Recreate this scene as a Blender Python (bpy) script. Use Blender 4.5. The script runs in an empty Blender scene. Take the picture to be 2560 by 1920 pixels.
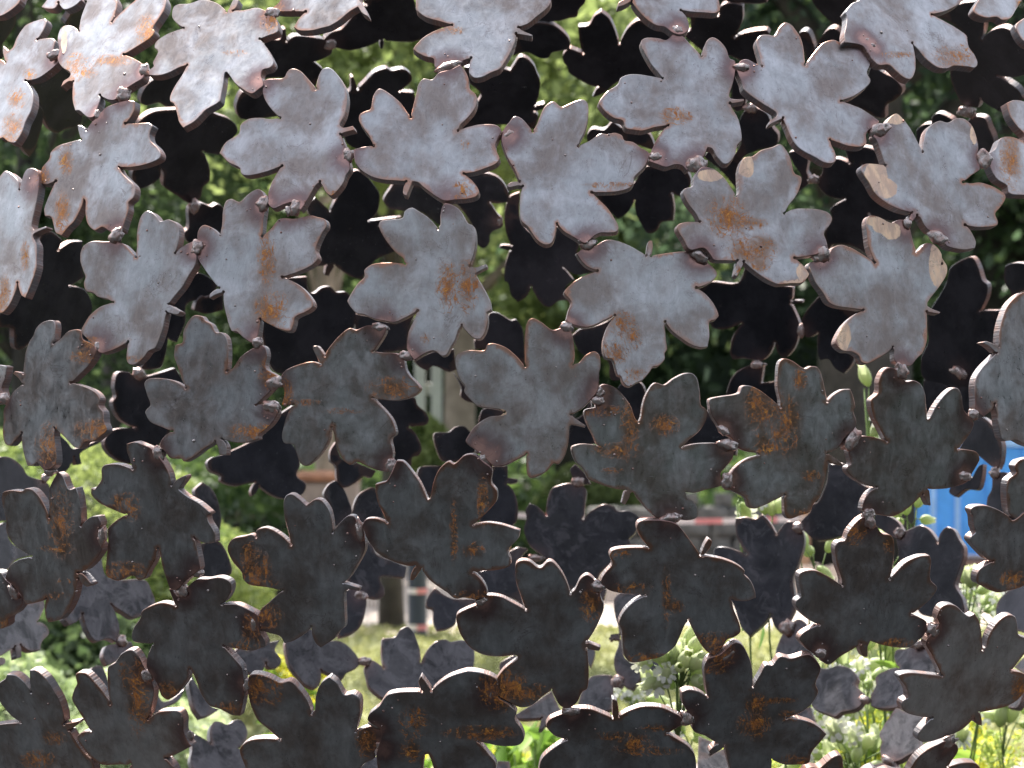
import bpy, bmesh, math, random
import numpy as np
from mathutils import Vector, Matrix, noise
from mathutils.geometry import delaunay_2d_cdt
R = math.radians
SC = bpy.context.scene
COL = SC.collection
rng = random.Random(11)

# ------------------------------------------------------------------ camera
FPX = 9818.0                      # focal length in pixels of the 2560 px wide photograph
PITCH = R(1.75)
CAM = Vector((0, 0, 1.5))
cd = bpy.data.cameras.new('camera')
cam = bpy.data.objects.new('camera', cd); COL.objects.link(cam)
cam.location = CAM
cam.rotation_euler = (R(90) - PITCH, 0, 0)
cd.sensor_width = 36.0
cd.lens = 36.0 * FPX / 2560.0
cd.clip_start = 0.05; cd.clip_end = 400
cd.dof.use_dof = True
cd.dof.focus_distance = 3.09
cd.dof.aperture_fstop = 24.0
SC.camera = cam

# ------------------------------------------------------------------ light
SUN_EL, SUN_AZ = R(56), R(-24)     # azimuth measured from +Y (behind the sculpture) towards +X
w = bpy.data.worlds.new('World'); SC.world = w; w.use_nodes = True
nt = w.node_tree; nt.nodes.clear()
sky = nt.nodes.new('ShaderNodeTexSky'); sky.sky_type = 'NISHITA'; sky.sun_disc = False
sky.sun_elevation = SUN_EL; sky.sun_rotation = SUN_AZ
sky.dust_density = 2.0; sky.air_density = 1.0; sky.ozone_density = 1.2
bg = nt.nodes.new('ShaderNodeBackground'); bg.inputs['Strength'].default_value = 0.15
wo = nt.nodes.new('ShaderNodeOutputWorld')
hs = nt.nodes.new('ShaderNodeHueSaturation'); hs.inputs['Saturation'].default_value = 0.36     # thin high cloud: a paler blue
nt.links.new(sky.outputs[0], hs.inputs['Color']); nt.links.new(hs.outputs[0], bg.inputs[0]); nt.links.new(bg.outputs[0], wo.inputs[0])
sd = bpy.data.lights.new('sun', 'SUN'); sd.energy = 4.6; sd.angle = R(0.5); sd.color = (1.0, 0.95, 0.87)
sun = bpy.data.objects.new('sun', sd); COL.objects.link(sun)
sdir = Vector((math.sin(SUN_AZ) * math.cos(SUN_EL), math.cos(SUN_AZ) * math.cos(SUN_EL), math.sin(SUN_EL)))
sun.rotation_euler = sdir.to_track_quat('Z', 'Y').to_euler(); sun.location = (0, 0, 12)
SC.view_settings.view_transform = 'Standard'; SC.view_settings.look = 'None'
SC.view_settings.exposure = 1.4; SC.view_settings.gamma = 1.0
SC.view_settings.use_curve_mapping = False
SC.render.resolution_x = 1024; SC.render.resolution_y = 768
# outlines of the leaves: a tile letter, then x,y pairs in that tile
FRONT = """
A 20,270 50,300 75,280 100,220 150,150 200,125 265,107 275,130 255,180 222,232 300,225 325,240 318,290 335,330 340,370 290,420 220,465 152,478 190,540 195,600 180,660 150,720 130,780 100,830 85,845 50,840 15,815 0,820 -60,750 -100,600 -60,420 0,350 30,365 15,300
A 340,230 355,175 385,150 430,155 465,180 480,100 510,20 540,-60 600,-100 650,-60 690,0 690,50 663,127 720,70 765,30 800,0 850,-60 930,-70 980,0 975,50 945,100 905,165 915,190 880,230 820,270 735,322 790,345 840,375 855,400 845,460 800,490 740,530 680,590 640,590 592,565 590,600 570,650 555,690 520,695 470,655 445,655 430,600 428,540 432,482 405,482 360,515 375,480 410,455 415,430 370,400 340,350 350,300
A 1025,45 1050,25 1120,20 1180,0 1230,0 1290,20 1342,65 1355,50 1385,-5 1415,0 1400,40 1380,62 1440,60 1520,45 1580,65 1620,90 1650,160 1640,190 1590,210 1540,230 1570,270 1600,320 1620,370 1600,400 1555,415 1545,450 1560,500 1530,530 1490,555 1440,530 1390,490 1345,428 1330,432 1325,480 1310,560 1300,600 1220,650 1190,680 1150,720 1085,757 1060,720 1050,680 1030,615 1008,600 1010,560 1040,500 1080,440 1107,385 1060,400 1000,430 940,447 885,445 880,420 910,390 905,370 925,330 935,300 915,280 925,245 990,200 1085,165 1050,140 1020,100
B 85,530 100,475 160,465 210,460 235,420 265,405 310,420 350,460 400,522 415,460 440,410 480,400 520,430 560,490 580,540 585,600 570,680 540,740 560,755 620,745 630,770 570,785 548,795 570,850 580,890 600,960 605,1000 580,1040 560,1090 520,1140 490,1160 460,1140 440,1100 425,1078 400,1100 360,1170 330,1220 310,1245 270,1200 215,1210 150,1235 115,1200 120,1140 140,1080 180,1010 200,983 130,1010 60,1030 0,1040 A 1430,1030 1420,995 1350,960 1300,905 1340,840 1415,790 1425,740 1470,705 B 70,697 130,705 187,697 140,650 105,600 85,550
B 625,885 680,870 742,862 720,810 690,770 660,720 660,680 690,660 725,645 735,600 745,560 775,525 810,535 860,570 905,610 940,660 963,692 985,600 1000,540 1010,500 1040,465 1090,470 1130,430 1200,410 1255,383 1280,410 1305,460 1310,520 1350,560 1355,600 1340,650 1300,700 1260,740 1245,772 1290,755 1350,740 1430,735 1480,745 1500,775 1480,820 1465,860 1475,900 1490,940 1470,970 1400,1000 1340,1020 1280,1028 1330,1070 1360,1110 1368,1140 1350,1165 1290,1180 1220,1185 1180,1190 1150,1185 1100,1155 1040,1110 1005,1080 975,1075 960,1110 940,1160 920,1150 920,1110 935,1075 870,1070 800,1065 740,1050 700,1030 660,1000 635,960
C 50,760 80,720 110,688 150,700 185,735 217,777 240,740 260,690 290,630 340,600 385,632 420,620 470,598 520,590 545,620 545,700 530,770 500,830 490,862 560,830 620,790 660,795 700,785 745,800 760,830 810,840 860,875 905,905 900,950 880,990 820,1050 815,1085 790,1115 720,1135 640,1140 570,1140 610,1180 660,1230 700,1290 725,1340 720,1370 670,1380 620,1380 580,1400 530,1440 500,1430 450,1400 400,1370 362,1326 350,1400 330,1440 290,1450 240,1420 205,1370 185,1340 150,1310 140,1240 145,1150 157,1103 130,1100 75,1110 65,1095 90,1078 137,1073 110,1010 70,940 40,870 30,820
C 865,235 900,222 960,225 1010,235 1050,200 1080,195 1110,215 1150,260 1190,300 1217,330 1230,290 1250,240 1285,220 1330,245 1365,290 1385,345 1415,360 1420,400 1415,450 1400,510 1383,567 1400,585 1470,585 1470,600 1420,610 1390,612 1400,640 1430,690 1450,760 1455,830 1430,860 1415,920 1380,965 1350,970 1310,930 1280,880 1255,873 1230,930 1180,970 1130,1010 1100,980 1060,975 1010,990 960,975 905,955 920,900 950,830 990,770 1020,742 940,755 870,775 820,770 770,760 750,715 700,700 650,665 610,610 620,585 660,540 720,500 740,460 790,440 850,440 920,450 987,462 960,430 920,380 880,310 860,260
D 75,240 95,210 150,205 180,210 210,160 245,132 280,145 310,180 340,230 355,300 362,382 400,330 440,280 475,250 530,235 570,250 600,265 690,280 750,320 750,380 730,430 750,480 720,520 650,570 577,597 640,620 700,645 760,685 800,715 790,740 740,770 725,800 725,850 690,870 620,865 560,845 512,828 520,860 540,900 545,950 520,968 470,960 420,930 370,905 320,870 280,810 250,740 232,700 190,720 150,740 155,715 195,685 190,665 120,620 60,580 0,530 -10,490 -30,440 -40,400 -20,360 20,350 70,375 107,390 95,330 80,280
D 610,90 600,70 640,20 680,0 720,-60 850,-120 1000,-130 1100,-80 1250,-60 1300,-10 1280,20 1230,50 1180,70 1115,85 1200,130 1260,165 1320,210 1325,240 1335,280 1365,320 1385,370 1370,400 1330,395 1240,390 1210,405 1150,400 1080,350 1040,300 1000,256 1010,300 1018,350 1015,420 990,467 950,460 900,420 860,385 800,385 760,350 745,325 700,270 600,250 595,200 605,150
B 150,40 170,25 190,0 200,-60 300,-150 500,-180 680,-100 660,0 675,15 700,60 715,100 680,80 650,40 600,70 540,120 480,155 440,165 380,180 300,180 270,160 300,110 338,69 280,68 200,68 160,60
B 995,30 1000,-30 1080,-120 1300,-180 1600,-150 C 200,-100 320,-20 325,10 300,50 240,100 190,140 135,160 150,175 215,205 210,215 120,200 115,240 85,310 50,370 20,410 B 1440,430 1390,455 1340,460 1310,430 1310,390 1320,343 1270,362 1240,385 1180,430 1110,400 1100,350 1050,335 1000,310 978,290 990,270 1040,220 1110,180 1207,147 1130,125 1060,105 1020,80 1000,60
C 805,5 760,30 725,40 725,15 760,-5 800,-20 800,-60 900,-150 1100,-160 1280,-80 1320,0 1325,60 1300,78 1240,75 1160,70 1097,60 1130,100 1145,150 1140,180 1100,205 1050,195 1000,160 950,150 900,120 850,70 820,30
D 1365,40 1390,0 1450,-80 1600,-100 1660,-20 1640,10 1610,60 1580,105 1530,118 1500,100 1440,105 1390,90 1360,65
D 1612,150 1640,120 1700,90 1800,100 1800,300 1680,260 1640,220
D 1555,610 1600,592 1660,600 1740,640 1780,760 1800,900 1790,1080 1720,1150 1640,1155 1575,1145 1560,1100 1500,1060 1465,1000 1445,920 1490,880 1520,820 1580,808 1662,835 1665,800 1620,750 1580,690
A 0,95 50,70 100,30 120,0 130,-60 0,-100 -80,0 -60,100
A 245,40 275,0 300,-60 420,-80 480,0 440,35 380,55 345,18 320,50 270,50
A 545,720 580,690 620,640 690,610 760,593 798,600 795,650 770,700 743,730 810,730 880,728 905,745 885,790 890,830 930,870 950,910 940,940 860,975 780,990 705,990 720,1020 760,1060 790,1090 800,1120 790,1170 760,1200 760,1240 745,1290 720,1370 650,1370 605,1345 560,1365 520,1330 505,1270 505,1190 495,1175 480,1230 440,1310 400,1350 365,1395 330,1380 315,1330 300,1285 265,1280 260,1240 280,1180 310,1110 328,1073 280,1092 240,1090 235,1040 250,990 290,940 300,900 340,865 400,845 478,824 465,780 458,740 485,745 512,765
A -40,1080 0,1040 30,1012 70,1030 105,1070 113,1122 125,1080 150,1010 185,995 220,1010 230,1060 225,1140 205,1240 186,1337 200,1360 270,1340 275,1350 210,1380 193,1397 215,1450 215,1540 E 215,110 200,170 170,250 150,295 125,280 102,207 90,260 60,330 20,380 0,385 -60,350 -120,200 A -140,1400 -100,1200
A 475,1500 490,1460 540,1430 620,1430 680,1430 730,1445 803,1520 810,1460 810,1380 830,1290 865,1250 895,1255 925,1280 950,1310 1000,1300 1050,1330 1060,1390 1055,1440 1037,1499 1080,1460 1140,1430 1160,1500 E 1155,100 1120,160 1080,230 1030,290 998,332 1070,375 1050,395 985,380 975,420 960,490 920,590 880,610 850,650 800,690 760,685 748,650 757,557 700,590 640,615 590,620 540,560 480,500 490,465 530,400 590,350 668,320 630,300 580,290 550,265 510,255 495,210 505,170 490,130 475,80 475,40
A 1170,1470 1170,1380 1200,1335 1250,1345 1303,1392 1315,1330 1320,1250 1340,1190 1370,1178 1420,1195 1470,1150 1530,1120 1560,1150 1570,1220 1560,1300 1553,1398 B 130,1360 190,1295 280,1295 370,1275 410,1285 455,1300 465,1340 440,1380 400,1480 415,1530 380,1570 300,1610 205,1642 F 270,200 330,245 380,310 385,345 350,375 280,410 270,450 250,490 200,485 140,460 72,423 E 1535,480 1520,540 1490,560 1440,530 1400,495 1370,490 1340,400 1325,330 1322,262 1280,275 1240,297 1245,270 1295,235 1250,180 1200,110 1165,50
B 775,1340 785,1310 850,1300 915,1290 930,1250 970,1230 1010,1250 1070,1290 1124,1352 1140,1330 1140,1270 1160,1210 1200,1210 1250,1240 1300,1320 1335,1340 1350,1400 1345,1480 1315,1575 1340,1585 1410,1565 1415,1585 1345,1622 F 1345,155 1390,230 1430,310 1440,370 1415,380 1420,440 1400,510 1370,540 1330,530 1290,490 1266,458 1250,480 1230,540 1200,590 1180,630 1150,640 1105,610 1060,620 985,665 950,620 940,590 950,500 985,420 1003,373 940,410 870,440 800,430 745,420 690,395 640,385 590,320 600,290 650,210 690,170 690,130 740,95 830,85 927,92 B 920,1530 870,1490 820,1430 790,1380
C 480,1500 510,1475 580,1460 640,1425 680,1420 730,1430 800,1460 870,1500 890,1512 905,1430 925,1425 930,1460 922,1514 1010,1500 1130,1490 1200,1520 1270,1570 G 1310,150 1290,190 1240,220 1190,235 1240,270 1290,330 1320,400 1300,425 1265,440 1265,520 1255,585 1210,590 1150,570 1090,530 1040,490 1003,440 1000,460 1005,500 1010,560 1015,600 1000,625 1000,660 960,700 930,705 910,735 870,780 830,800 790,820 755,800 740,760 720,750 690,660 650,650 635,610 635,550 660,470 702,402 640,430 580,460 530,470 460,455 415,430 430,370 445,320 405,270 410,250 460,200 530,160 598,135 540,110 500,70 475,30
C 1110,1150 1115,1120 1165,1100 1175,1050 1220,990 1290,1000 1350,1050 1400,1120 1422,1158 1440,1140 1440,1080 1440,1000 1470,935 1520,925 1570,890 1640,870 D 215,853 245,880 270,920 285,970 300,1025 340,1050 335,1100 310,1160 270,1210 241,1262 290,1240 360,1235 440,1240 500,1260 522,1290 510,1330 475,1380 490,1430 500,1480 420,1510 303,1528 350,1570 385,1620 H 380,170 350,205 280,210 230,215 200,215 140,190 80,150 30,110 G 1470,83 1460,110 1430,170 1415,160 1425,110 1430,75 1370,75 1290,70 1270,40 1230,0 C 1150,1480 1110,1420 1075,1360 1080,1330 1130,1315 1207,1312 1180,1260 1140,1210
D 840,730 870,690 905,672 940,700 980,750 1010,800 1035,850 1060,897 1065,850 1080,780 1110,740 1160,715 1210,725 1260,700 1310,705 1350,740 1375,800 1390,870 1380,940 1400,1000 1360,1030 1303,1077 1340,1085 1400,1080 1480,1105 1550,1155 1545,1190 1510,1240 1490,1265 1505,1310 1500,1335 1440,1345 1370,1345 1313,1333 1340,1360 1375,1430 1370,1470 1310,1480 1240,1470 1200,1455 1150,1400 1080,1350 1045,1290 1028,1277 1000,1310 980,1300 995,1260 920,1240 840,1200 780,1150 740,1080 700,1020 695,990 720,970 780,970 838,978 820,920 790,840 770,800
D 390,1560 420,1545 500,1510 530,1465 580,1450 640,1470 710,1510 775,1555 740,1460 730,1380 725,1310 745,1278 800,1285 875,1320 920,1300 960,1310 985,1360 1000,1420 1022,1492 1040,1480 1080,1440 1130,1450 1170,1500 1175,1560 H 1175,60 1205,110 1200,160 1150,240 1090,320 1090,345 1165,380 1155,390 1085,378 1087,450 1085,550 1060,620 1030,650 985,697 930,690 895,670 890,610 882,588 850,620 800,650 730,685 695,675 680,640 640,615 590,610 545,570 550,530 590,460 640,410 705,368 620,355 550,345 500,320 470,270 420,200 390,130 D 385,1590
H 1659,262 1600,300 1560,350 1530,430 1515,500 1510,582 1440,552 1412,560 1450,580 1497,622 1480,640 1420,700 1380,760 1368,810 1370,900 1375,960 1420,1000 1470,960 1487,926 1500,980 1510,1060 1530,1130 1560,1142 1610,1135 1659,1160 1750,1180 1850,1100 1880,800 1850,400 1760,270
E 195,520 210,480 250,440 310,428 325,450 325,500 318,562 350,545 400,495 450,482 478,490 490,540 550,570 570,600 560,640 520,700 470,750 421,797 500,820 560,850 590,890 585,935 610,970 615,1030 630,1080 600,1110 560,1140 500,1150 475,1185 440,1180 400,1140 360,1100 322,1068 320,1130 330,1200 328,1280 290,1310 255,1310 220,1270 190,1290 160,1290 145,1240 130,1170 127,1097 100,1130 60,1170 30,1160 15,1100 20,1020 20,960 50,900 80,850 132,807 110,775 75,742 90,730 135,740 140,700 150,620 170,560
E 1035,590 1040,575 1080,560 1085,500 1110,440 1150,400 1195,405 1215,430 1250,450 1280,500 1310,500 1340,530 1350,580 1350,660 1345,728 1380,710 1420,650 1470,610 1540,575 1570,590 1580,640 1570,690 1580,720 1640,760 1640,800 1590,860 1516,930 1580,925 1640,960 1640,990 1600,1050 1530,1110 1530,1130 1460,1150 1380,1150 1315,1132 1340,1170 1340,1225 1300,1225 1290,1180 1275,1150 1210,1190 1150,1235 1090,1265 1070,1245 1010,1245 980,1210 945,1170 970,1120 1017,1085 960,1060 890,1030 860,980 865,960 890,930 870,870 855,800 880,775 940,770 1010,780 1060,800 1099,827 1075,770 1050,700 1030,640
F 195,760 230,720 300,690 380,672 427,688 385,600 385,580 410,580 455,637 480,590 540,520 600,475 640,485 700,460 760,460 820,470 810,510 780,560 745,612 800,620 880,625 920,660 935,720 960,760 1000,800 1020,835 990,870 930,895 850,905 742,890 770,920 810,960 850,1010 870,1060 875,1100 845,1130 855,1190 855,1240 820,1325 760,1315 700,1290 640,1265 605,1285 560,1250 530,1190 515,1130 505,1085 495,1068 485,1085 480,1130 450,1190 400,1250 345,1290 310,1275 290,1220 270,1165 215,1155 200,1120 210,1060 230,990 267,930 200,930 215,860 200,800
F 1225,660 1240,630 1310,605 1400,605 1420,570 1460,565 1530,590 1590,640 G 172,699 170,600 170,520 185,440 215,415 270,440 335,485 400,470 440,490 460,560 465,640 457,689 490,680 530,635 580,612 610,630 620,690 610,740 610,790 600,850 560,900 510,950 448,986 470,1010 530,1050 525,1062 450,1045 435,1050 430,1130 410,1220 370,1280 340,1275 300,1320 250,1350 205,1362 185,1340 180,1280 181,1222 130,1250 60,1285 0,1295 F 1450,1290 1400,1240 1340,1190 1290,1150 1300,1120 1350,1050 1430,1000 1500,990 1517,972 1495,958 1440,950 1360,935 1310,890 1280,850 1285,820 1250,770 1235,720
G 530,960 590,945 590,900 600,850 630,810 660,808 710,830 760,880 800,940 825,1010 845,1032 860,1000 870,930 890,870 940,800 1000,810 1050,775 1110,745 1160,742 1190,770 1205,830 1210,870 1215,930 1250,960 1245,1020 1200,1090 1140,1140 1107,1177 1180,1160 1260,1155 1330,1160 1410,1200 1400,1250 1350,1310 1330,1340 1350,1400 1330,1410 1250,1430 1180,1450 1128,1447 1130,1475 1170,1500 1195,1550 1190,1595 1150,1612 1100,1610 1040,1580 970,1605 930,1580 880,1530 840,1480 820,1448 800,1450 790,1480 765,1520 745,1510 755,1470 765,1435 700,1425 620,1400 550,1370 535,1345 520,1310 470,1260 450,1200 455,1175 510,1160 598,1167 575,1110 540,1040 525,990
G 1265,920 1270,895 1330,880 1440,860 1460,820 1500,815 1560,840 1640,900 H 217,943 215,900 200,830 200,760 210,680 240,655 290,670 360,715 400,700 440,710 465,770 480,840 495,908 530,870 580,840 630,835 645,870 660,940 650,970 665,1020 655,1070 600,1120 560,1180 498,1217 580,1275 585,1290 500,1270 495,1300 480,1370 450,1470 410,1520 390,1565 330,1585 270,1605 245,1580 240,1530 238,1467 190,1490 130,1520 60,1545 30,1530 10,1480 G 1390,1430 1370,1400 1390,1340 1440,1280 1500,1245 1562,1228 1555,1215 1490,1205 1430,1180 1400,1130 1340,1090 1310,1040 1280,990
H 795,860 800,790 820,740 850,712 880,710 930,740 960,790 1010,785 1050,810 1075,870 1080,940 1087,1014 1100,1010 1130,950 1180,880 1230,835 1265,830 1290,870 1305,960 1360,1030 1350,1080 1310,1140 1273,1192 1330,1195 1380,1210 1398,1250 1380,1290 1350,1340 1330,1380 1280,1405 1200,1425 1100,1430 1108,1525 1095,1525 1062,1462 1040,1480 1000,1520 940,1565 880,1590 800,1580 740,1570 700,1550 710,1500 740,1450 783,1419 720,1400 660,1370 615,1330 610,1300 635,1280 620,1200 660,1140 700,1115 770,1120 845,1145 800,1060 770,1000 755,940 755,900
H 1640,1255 1605,1295 1615,1330 1570,1370 1558,1410 1560,1500 1580,1580 1700,1640 1800,1600 1830,1400 1750,1250
L 1345,130 1370,108 1440,105 1500,125 1560,160 1592,192 1620,180 1680,140 1800,200 1850,400 1800,560 1700,560 1640,590 1560,610 1500,620 1440,590 1385,560 1380,520 1400,480 1472,434 1440,420 1380,360 1340,310 1345,290 1375,260 1365,230 1360,170
E 10,1470 20,1445 70,1435 130,1440 150,1425 190,1430 230,1470 270,1540 290,1593 290,1500 290,1430 310,1380 340,1330 370,1350 390,1400 410,1430 450,1420 465,1470 475,1550 480,1642 I 500,200 540,170 580,165 595,210 575,290 600,330 600,370 560,430 510,480 463,502 490,510 545,570 510,585 462,540 455,560 440,640 410,710 390,740 350,780 285,797 268,760 265,700 270,658 210,680 150,690 130,650 90,590 40,550 30,530 60,460 110,425 183,407 110,360 60,310 35,250 35,190 20,130 E 10,1500
E 750,1160 800,1148 850,1165 900,1190 960,1260 1000,1330 1017,1403 1050,1370 1100,1345 1105,1360 1060,1425 I 1060,10 1110,50 1180,90 1250,150 1225,165 1235,200 1270,260 1275,320 1230,330 1180,315 1152,298 1165,360 1180,440 1180,480 1100,550 1050,600 1010,600 985,540 960,460 945,380 934,362 925,380 920,420 880,490 860,530 820,547 790,520 740,530 700,550 640,530 625,500 630,420 640,300 640,240 690,190 743,158 720,150 650,120 590,90 540,40 540,0 E 560,1430 600,1370 600,1310 620,1285 700,1280 783,1307 770,1260 750,1200
I 840,730 890,700 960,680 1037,697 1000,600 1015,595 1055,655 1100,600 1160,545 1230,540 1300,530 1360,555 1370,600 1350,650 1317,688 1400,690 1470,720 1530,760 1540,850 1570,910 1570,940 1490,965 1410,955 1327,938 1345,960 1390,1010 1430,1060 1440,1120 1445,1200 1440,1260 1420,1350 1370,1345 1300,1310 1240,1290 1190,1220 1160,1140 1132,1080 1122,1066 1115,1080 1110,1130 1070,1190 1000,1255 955,1230 930,1160 870,1070 870,1010 902,925 850,920 790,910 780,880 790,830 830,770
I 1350,340 1380,300 1450,285 1490,275 1515,290 1520,250 1560,235 J 110,235 150,250 210,290 253,334 240,270 215,170 210,90 225,45 260,35 300,60 345,102 400,65 440,75 480,130 495,190 503,262 540,210 590,165 630,170 650,220 690,310 690,370 650,450 600,530 567,561 660,590 655,610 590,600 570,620 570,720 570,820 540,850 500,900 430,945 400,920 380,870 375,822 340,860 270,905 215,920 190,880 130,860 80,840 65,780 75,720 120,680 200,608 120,590 40,580 I 1470,570 1440,540 1430,500 1380,440 1350,380
F 755,1400 790,1390 820,1380 850,1330 880,1260 920,1265 970,1320 1020,1390 1066,1492 1080,1480 1095,1400 1120,1330 1150,1290 1190,1265 1220,1280 1280,1230 1340,1225 1400,1270 1445,1310 1440,1390 1475,1440 1470,1500 1420,1560 1370,1610 J 1337,217 1420,205 1500,215 1610,250 1600,300 1540,370 1555,420 1550,460 1480,485 1400,490 1337,500 1380,540 1410,590 1410,640 1350,660 1280,650 1225,655 1180,620 1120,580 1070,540 1030,483 1015,495 980,545 960,545 965,510 987,463 940,460 860,435 790,400 755,375 740,350 710,310 680,220 700,185 760,180 822,202 800,150 770,90 755,20 F 755,1440
K 120,450 150,430 200,435 260,474 310,435 340,440 390,500 420,560 442,624 470,600 500,540 540,515 580,540 610,590 620,650 640,700 620,770 580,850 540,912 620,945 610,965 540,955 545,1010 550,1100 540,1190 510,1210 480,1270 430,1305 380,1290 350,1240 330,1198 270,1240 210,1290 140,1300 80,1270 10,1230 J 1460,1180 1475,1130 1520,1070 1600,1010 1590,992 1500,1000 1400,990 1320,950 1260,870 1235,790 1240,750 1290,720 1370,685 1410,640 1500,645 1570,680 1645,720 K 150,650 120,560 115,490
K 835,230 850,200 900,190 970,190 1040,200 1080,220 1130,280 1180,350 1212,397 1240,330 1260,300 1280,315 1265,360 1228,402 1260,405 1340,420 1420,450 1475,490 1470,510 1510,550 1535,610 1540,650 1480,670 1398,665 1410,720 1435,780 1450,850 1420,880 1370,900 1340,950 1290,995 1240,960 1200,900 1170,840 1143,786 1120,810 1090,880 1060,940 980,1000 900,1020 830,1035 790,1030 760,990 750,900 745,840 730,800 760,730 820,670 886,637 800,630 720,620 660,600 625,550 650,500 690,450 675,400 690,370 760,355 900,352 890,335 850,280
L 540,350 560,320 600,310 620,260 680,190 730,160 770,200 820,270 870,280 890,320 890,400 880,480 865,537 900,500 960,440 1040,405 1100,400 1110,430 1105,540 1145,590 1120,640 1060,700 998,747 1080,790 1080,830 1070,870 1040,900 980,945 900,945 820,930 750,908 735,940 735,1000 710,1000 690,960 690,925 640,960 570,1000 520,1040 490,1045 460,1020 410,980 370,950 330,900 340,870 380,840 443,810 400,790 340,740 310,700 310,670 340,640 330,570 330,510 370,490 430,490 510,530 583,578 580,540 550,450 545,410
L 1145,770 1170,710 1210,690 1260,700 1330,760 1370,745 1395,790 1410,870 1417,958 1435,940 1450,880 1500,800 1560,755 1605,760 1620,810 1630,870 1700,900 1700,950 1659,990 1588,1082 1660,1100 1700,1150 1640,1240 1570,1290 1480,1315 1400,1330 1410,1370 1412,1410 1385,1400 1360,1370 1310,1420 1260,1450 1180,1480 1100,1505 1045,1500 1030,1470 1060,1420 1113,1363 1040,1355 960,1330 935,1290 945,1260 975,1240 960,1180 920,1120 930,1105 990,1095 1060,1100 1173,1112 1150,1060 1110,980 1080,920 1120,850 1160,800
K 1105,1270 1100,1210 1140,1195 1200,1205 1253,1237 1240,1150 1235,1060 1260,1010 1320,990 1380,940 1420,915 1460,930 1490,980 1515,1050 1524,1178 1570,1100 1600,1050 L 170,1050 215,1000 280,1010 380,985 420,1010 455,1070 425,1160 440,1210 400,1280 340,1330 255,1364 330,1370 400,1390 450,1420 490,1460 450,1510 400,1570 385,1630 320,1640 240,1640 168,1613 150,1700 0,1800 K 1400,1700 1370,1600 1357,1530 1330,1555 1275,1585 1265,1560 1310,1515 1240,1470 1170,1440 1160,1370 1130,1320
K 300,1400 320,1370 390,1340 480,1310 560,1310 640,1340 690,1362 690,1250 715,1260 725,1300 730,1352 790,1320 870,1295 980,1300 1060,1335 1100,1360 1110,1400 1018,1455 1080,1490 1140,1530 1180,1590 1190,1700 900,1780 500,1780 250,1700 270,1610 330,1550 418,1492 350,1470 300,1420
J 805,1250 830,1225 900,1210 1027,1207 1010,1150 1025,1115 1045,1140 1087,1202 1130,1160 1190,1120 1260,1095 1310,1085 1400,1100 1475,1140 1480,1240 1540,1280 1590,1330 1580,1370 1620,1430 1635,1490 1600,1525 1500,1530 1420,1515 1362,1503 1420,1570 1470,1650 1400,1750 1150,1750 1070,1580 1045,1582 1030,1720 800,1720 760,1600 770,1540 790,1440 710,1380 720,1340 780,1290
J 0,1150 10,1110 60,1105 130,1125 190,1155 250,1145 300,1190 350,1260 378,1334 395,1320 400,1240 430,1160 480,1120 520,1150 570,1225 620,1220 660,1250 665,1330 650,1400 638,1442 740,1410 790,1430 790,1490 750,1560 750,1600 680,1640 600,1750 0,1750 I 1450,1650 1420,1550 1470,1500 1560,1485 J 185,1490 120,1430 60,1380 20,1300 0,1220
I 445,1110 460,1095 510,1100 560,1150 610,1210 652,1279 640,1200 635,1110 640,1060 680,1035 720,980 780,960 820,1000 850,1060 890,1130 910,1200 900,1280 877,1368 930,1330 1000,1320 1060,1325 1085,1370 1085,1440 1110,1500 1135,1530 1060,1570 982,1602 1030,1660 1060,1750 850,1800 740,1740 770,1640 700,1640 600,1640 540,1600 490,1540 455,1480 480,1450 534,1440 500,1380 450,1300 425,1250 440,1190 455,1160
I 0,1150 30,1130 40,1105 90,1110 140,1150 182,1208 175,1130 175,1080 210,1080 270,1130 310,1190 350,1260 375,1340 380,1397 465,1383 465,1395 408,1437 440,1490 480,1550 550,1630 560,1700 300,1780 0,1760 -120,1600 -60,1420 0,1400 117,1389 60,1345 0,1270 -40,1200
I -60,500 0,500 30,540 90,590 130,650 130,690 95,740 50,770 45,810 20,830 0,835 -120,800 -140,600
E -60,700 0,692 38,700 30,770 10,830 20,880 10,915 -60,930
L 990,1659 1030,1600 1090,1550 1150,1520 1200,1500 1260,1520 1270,1560 1230,1620 1213,1652 1290,1630 1370,1630 1400,1659 1400,1750 950,1750
"""
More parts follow.
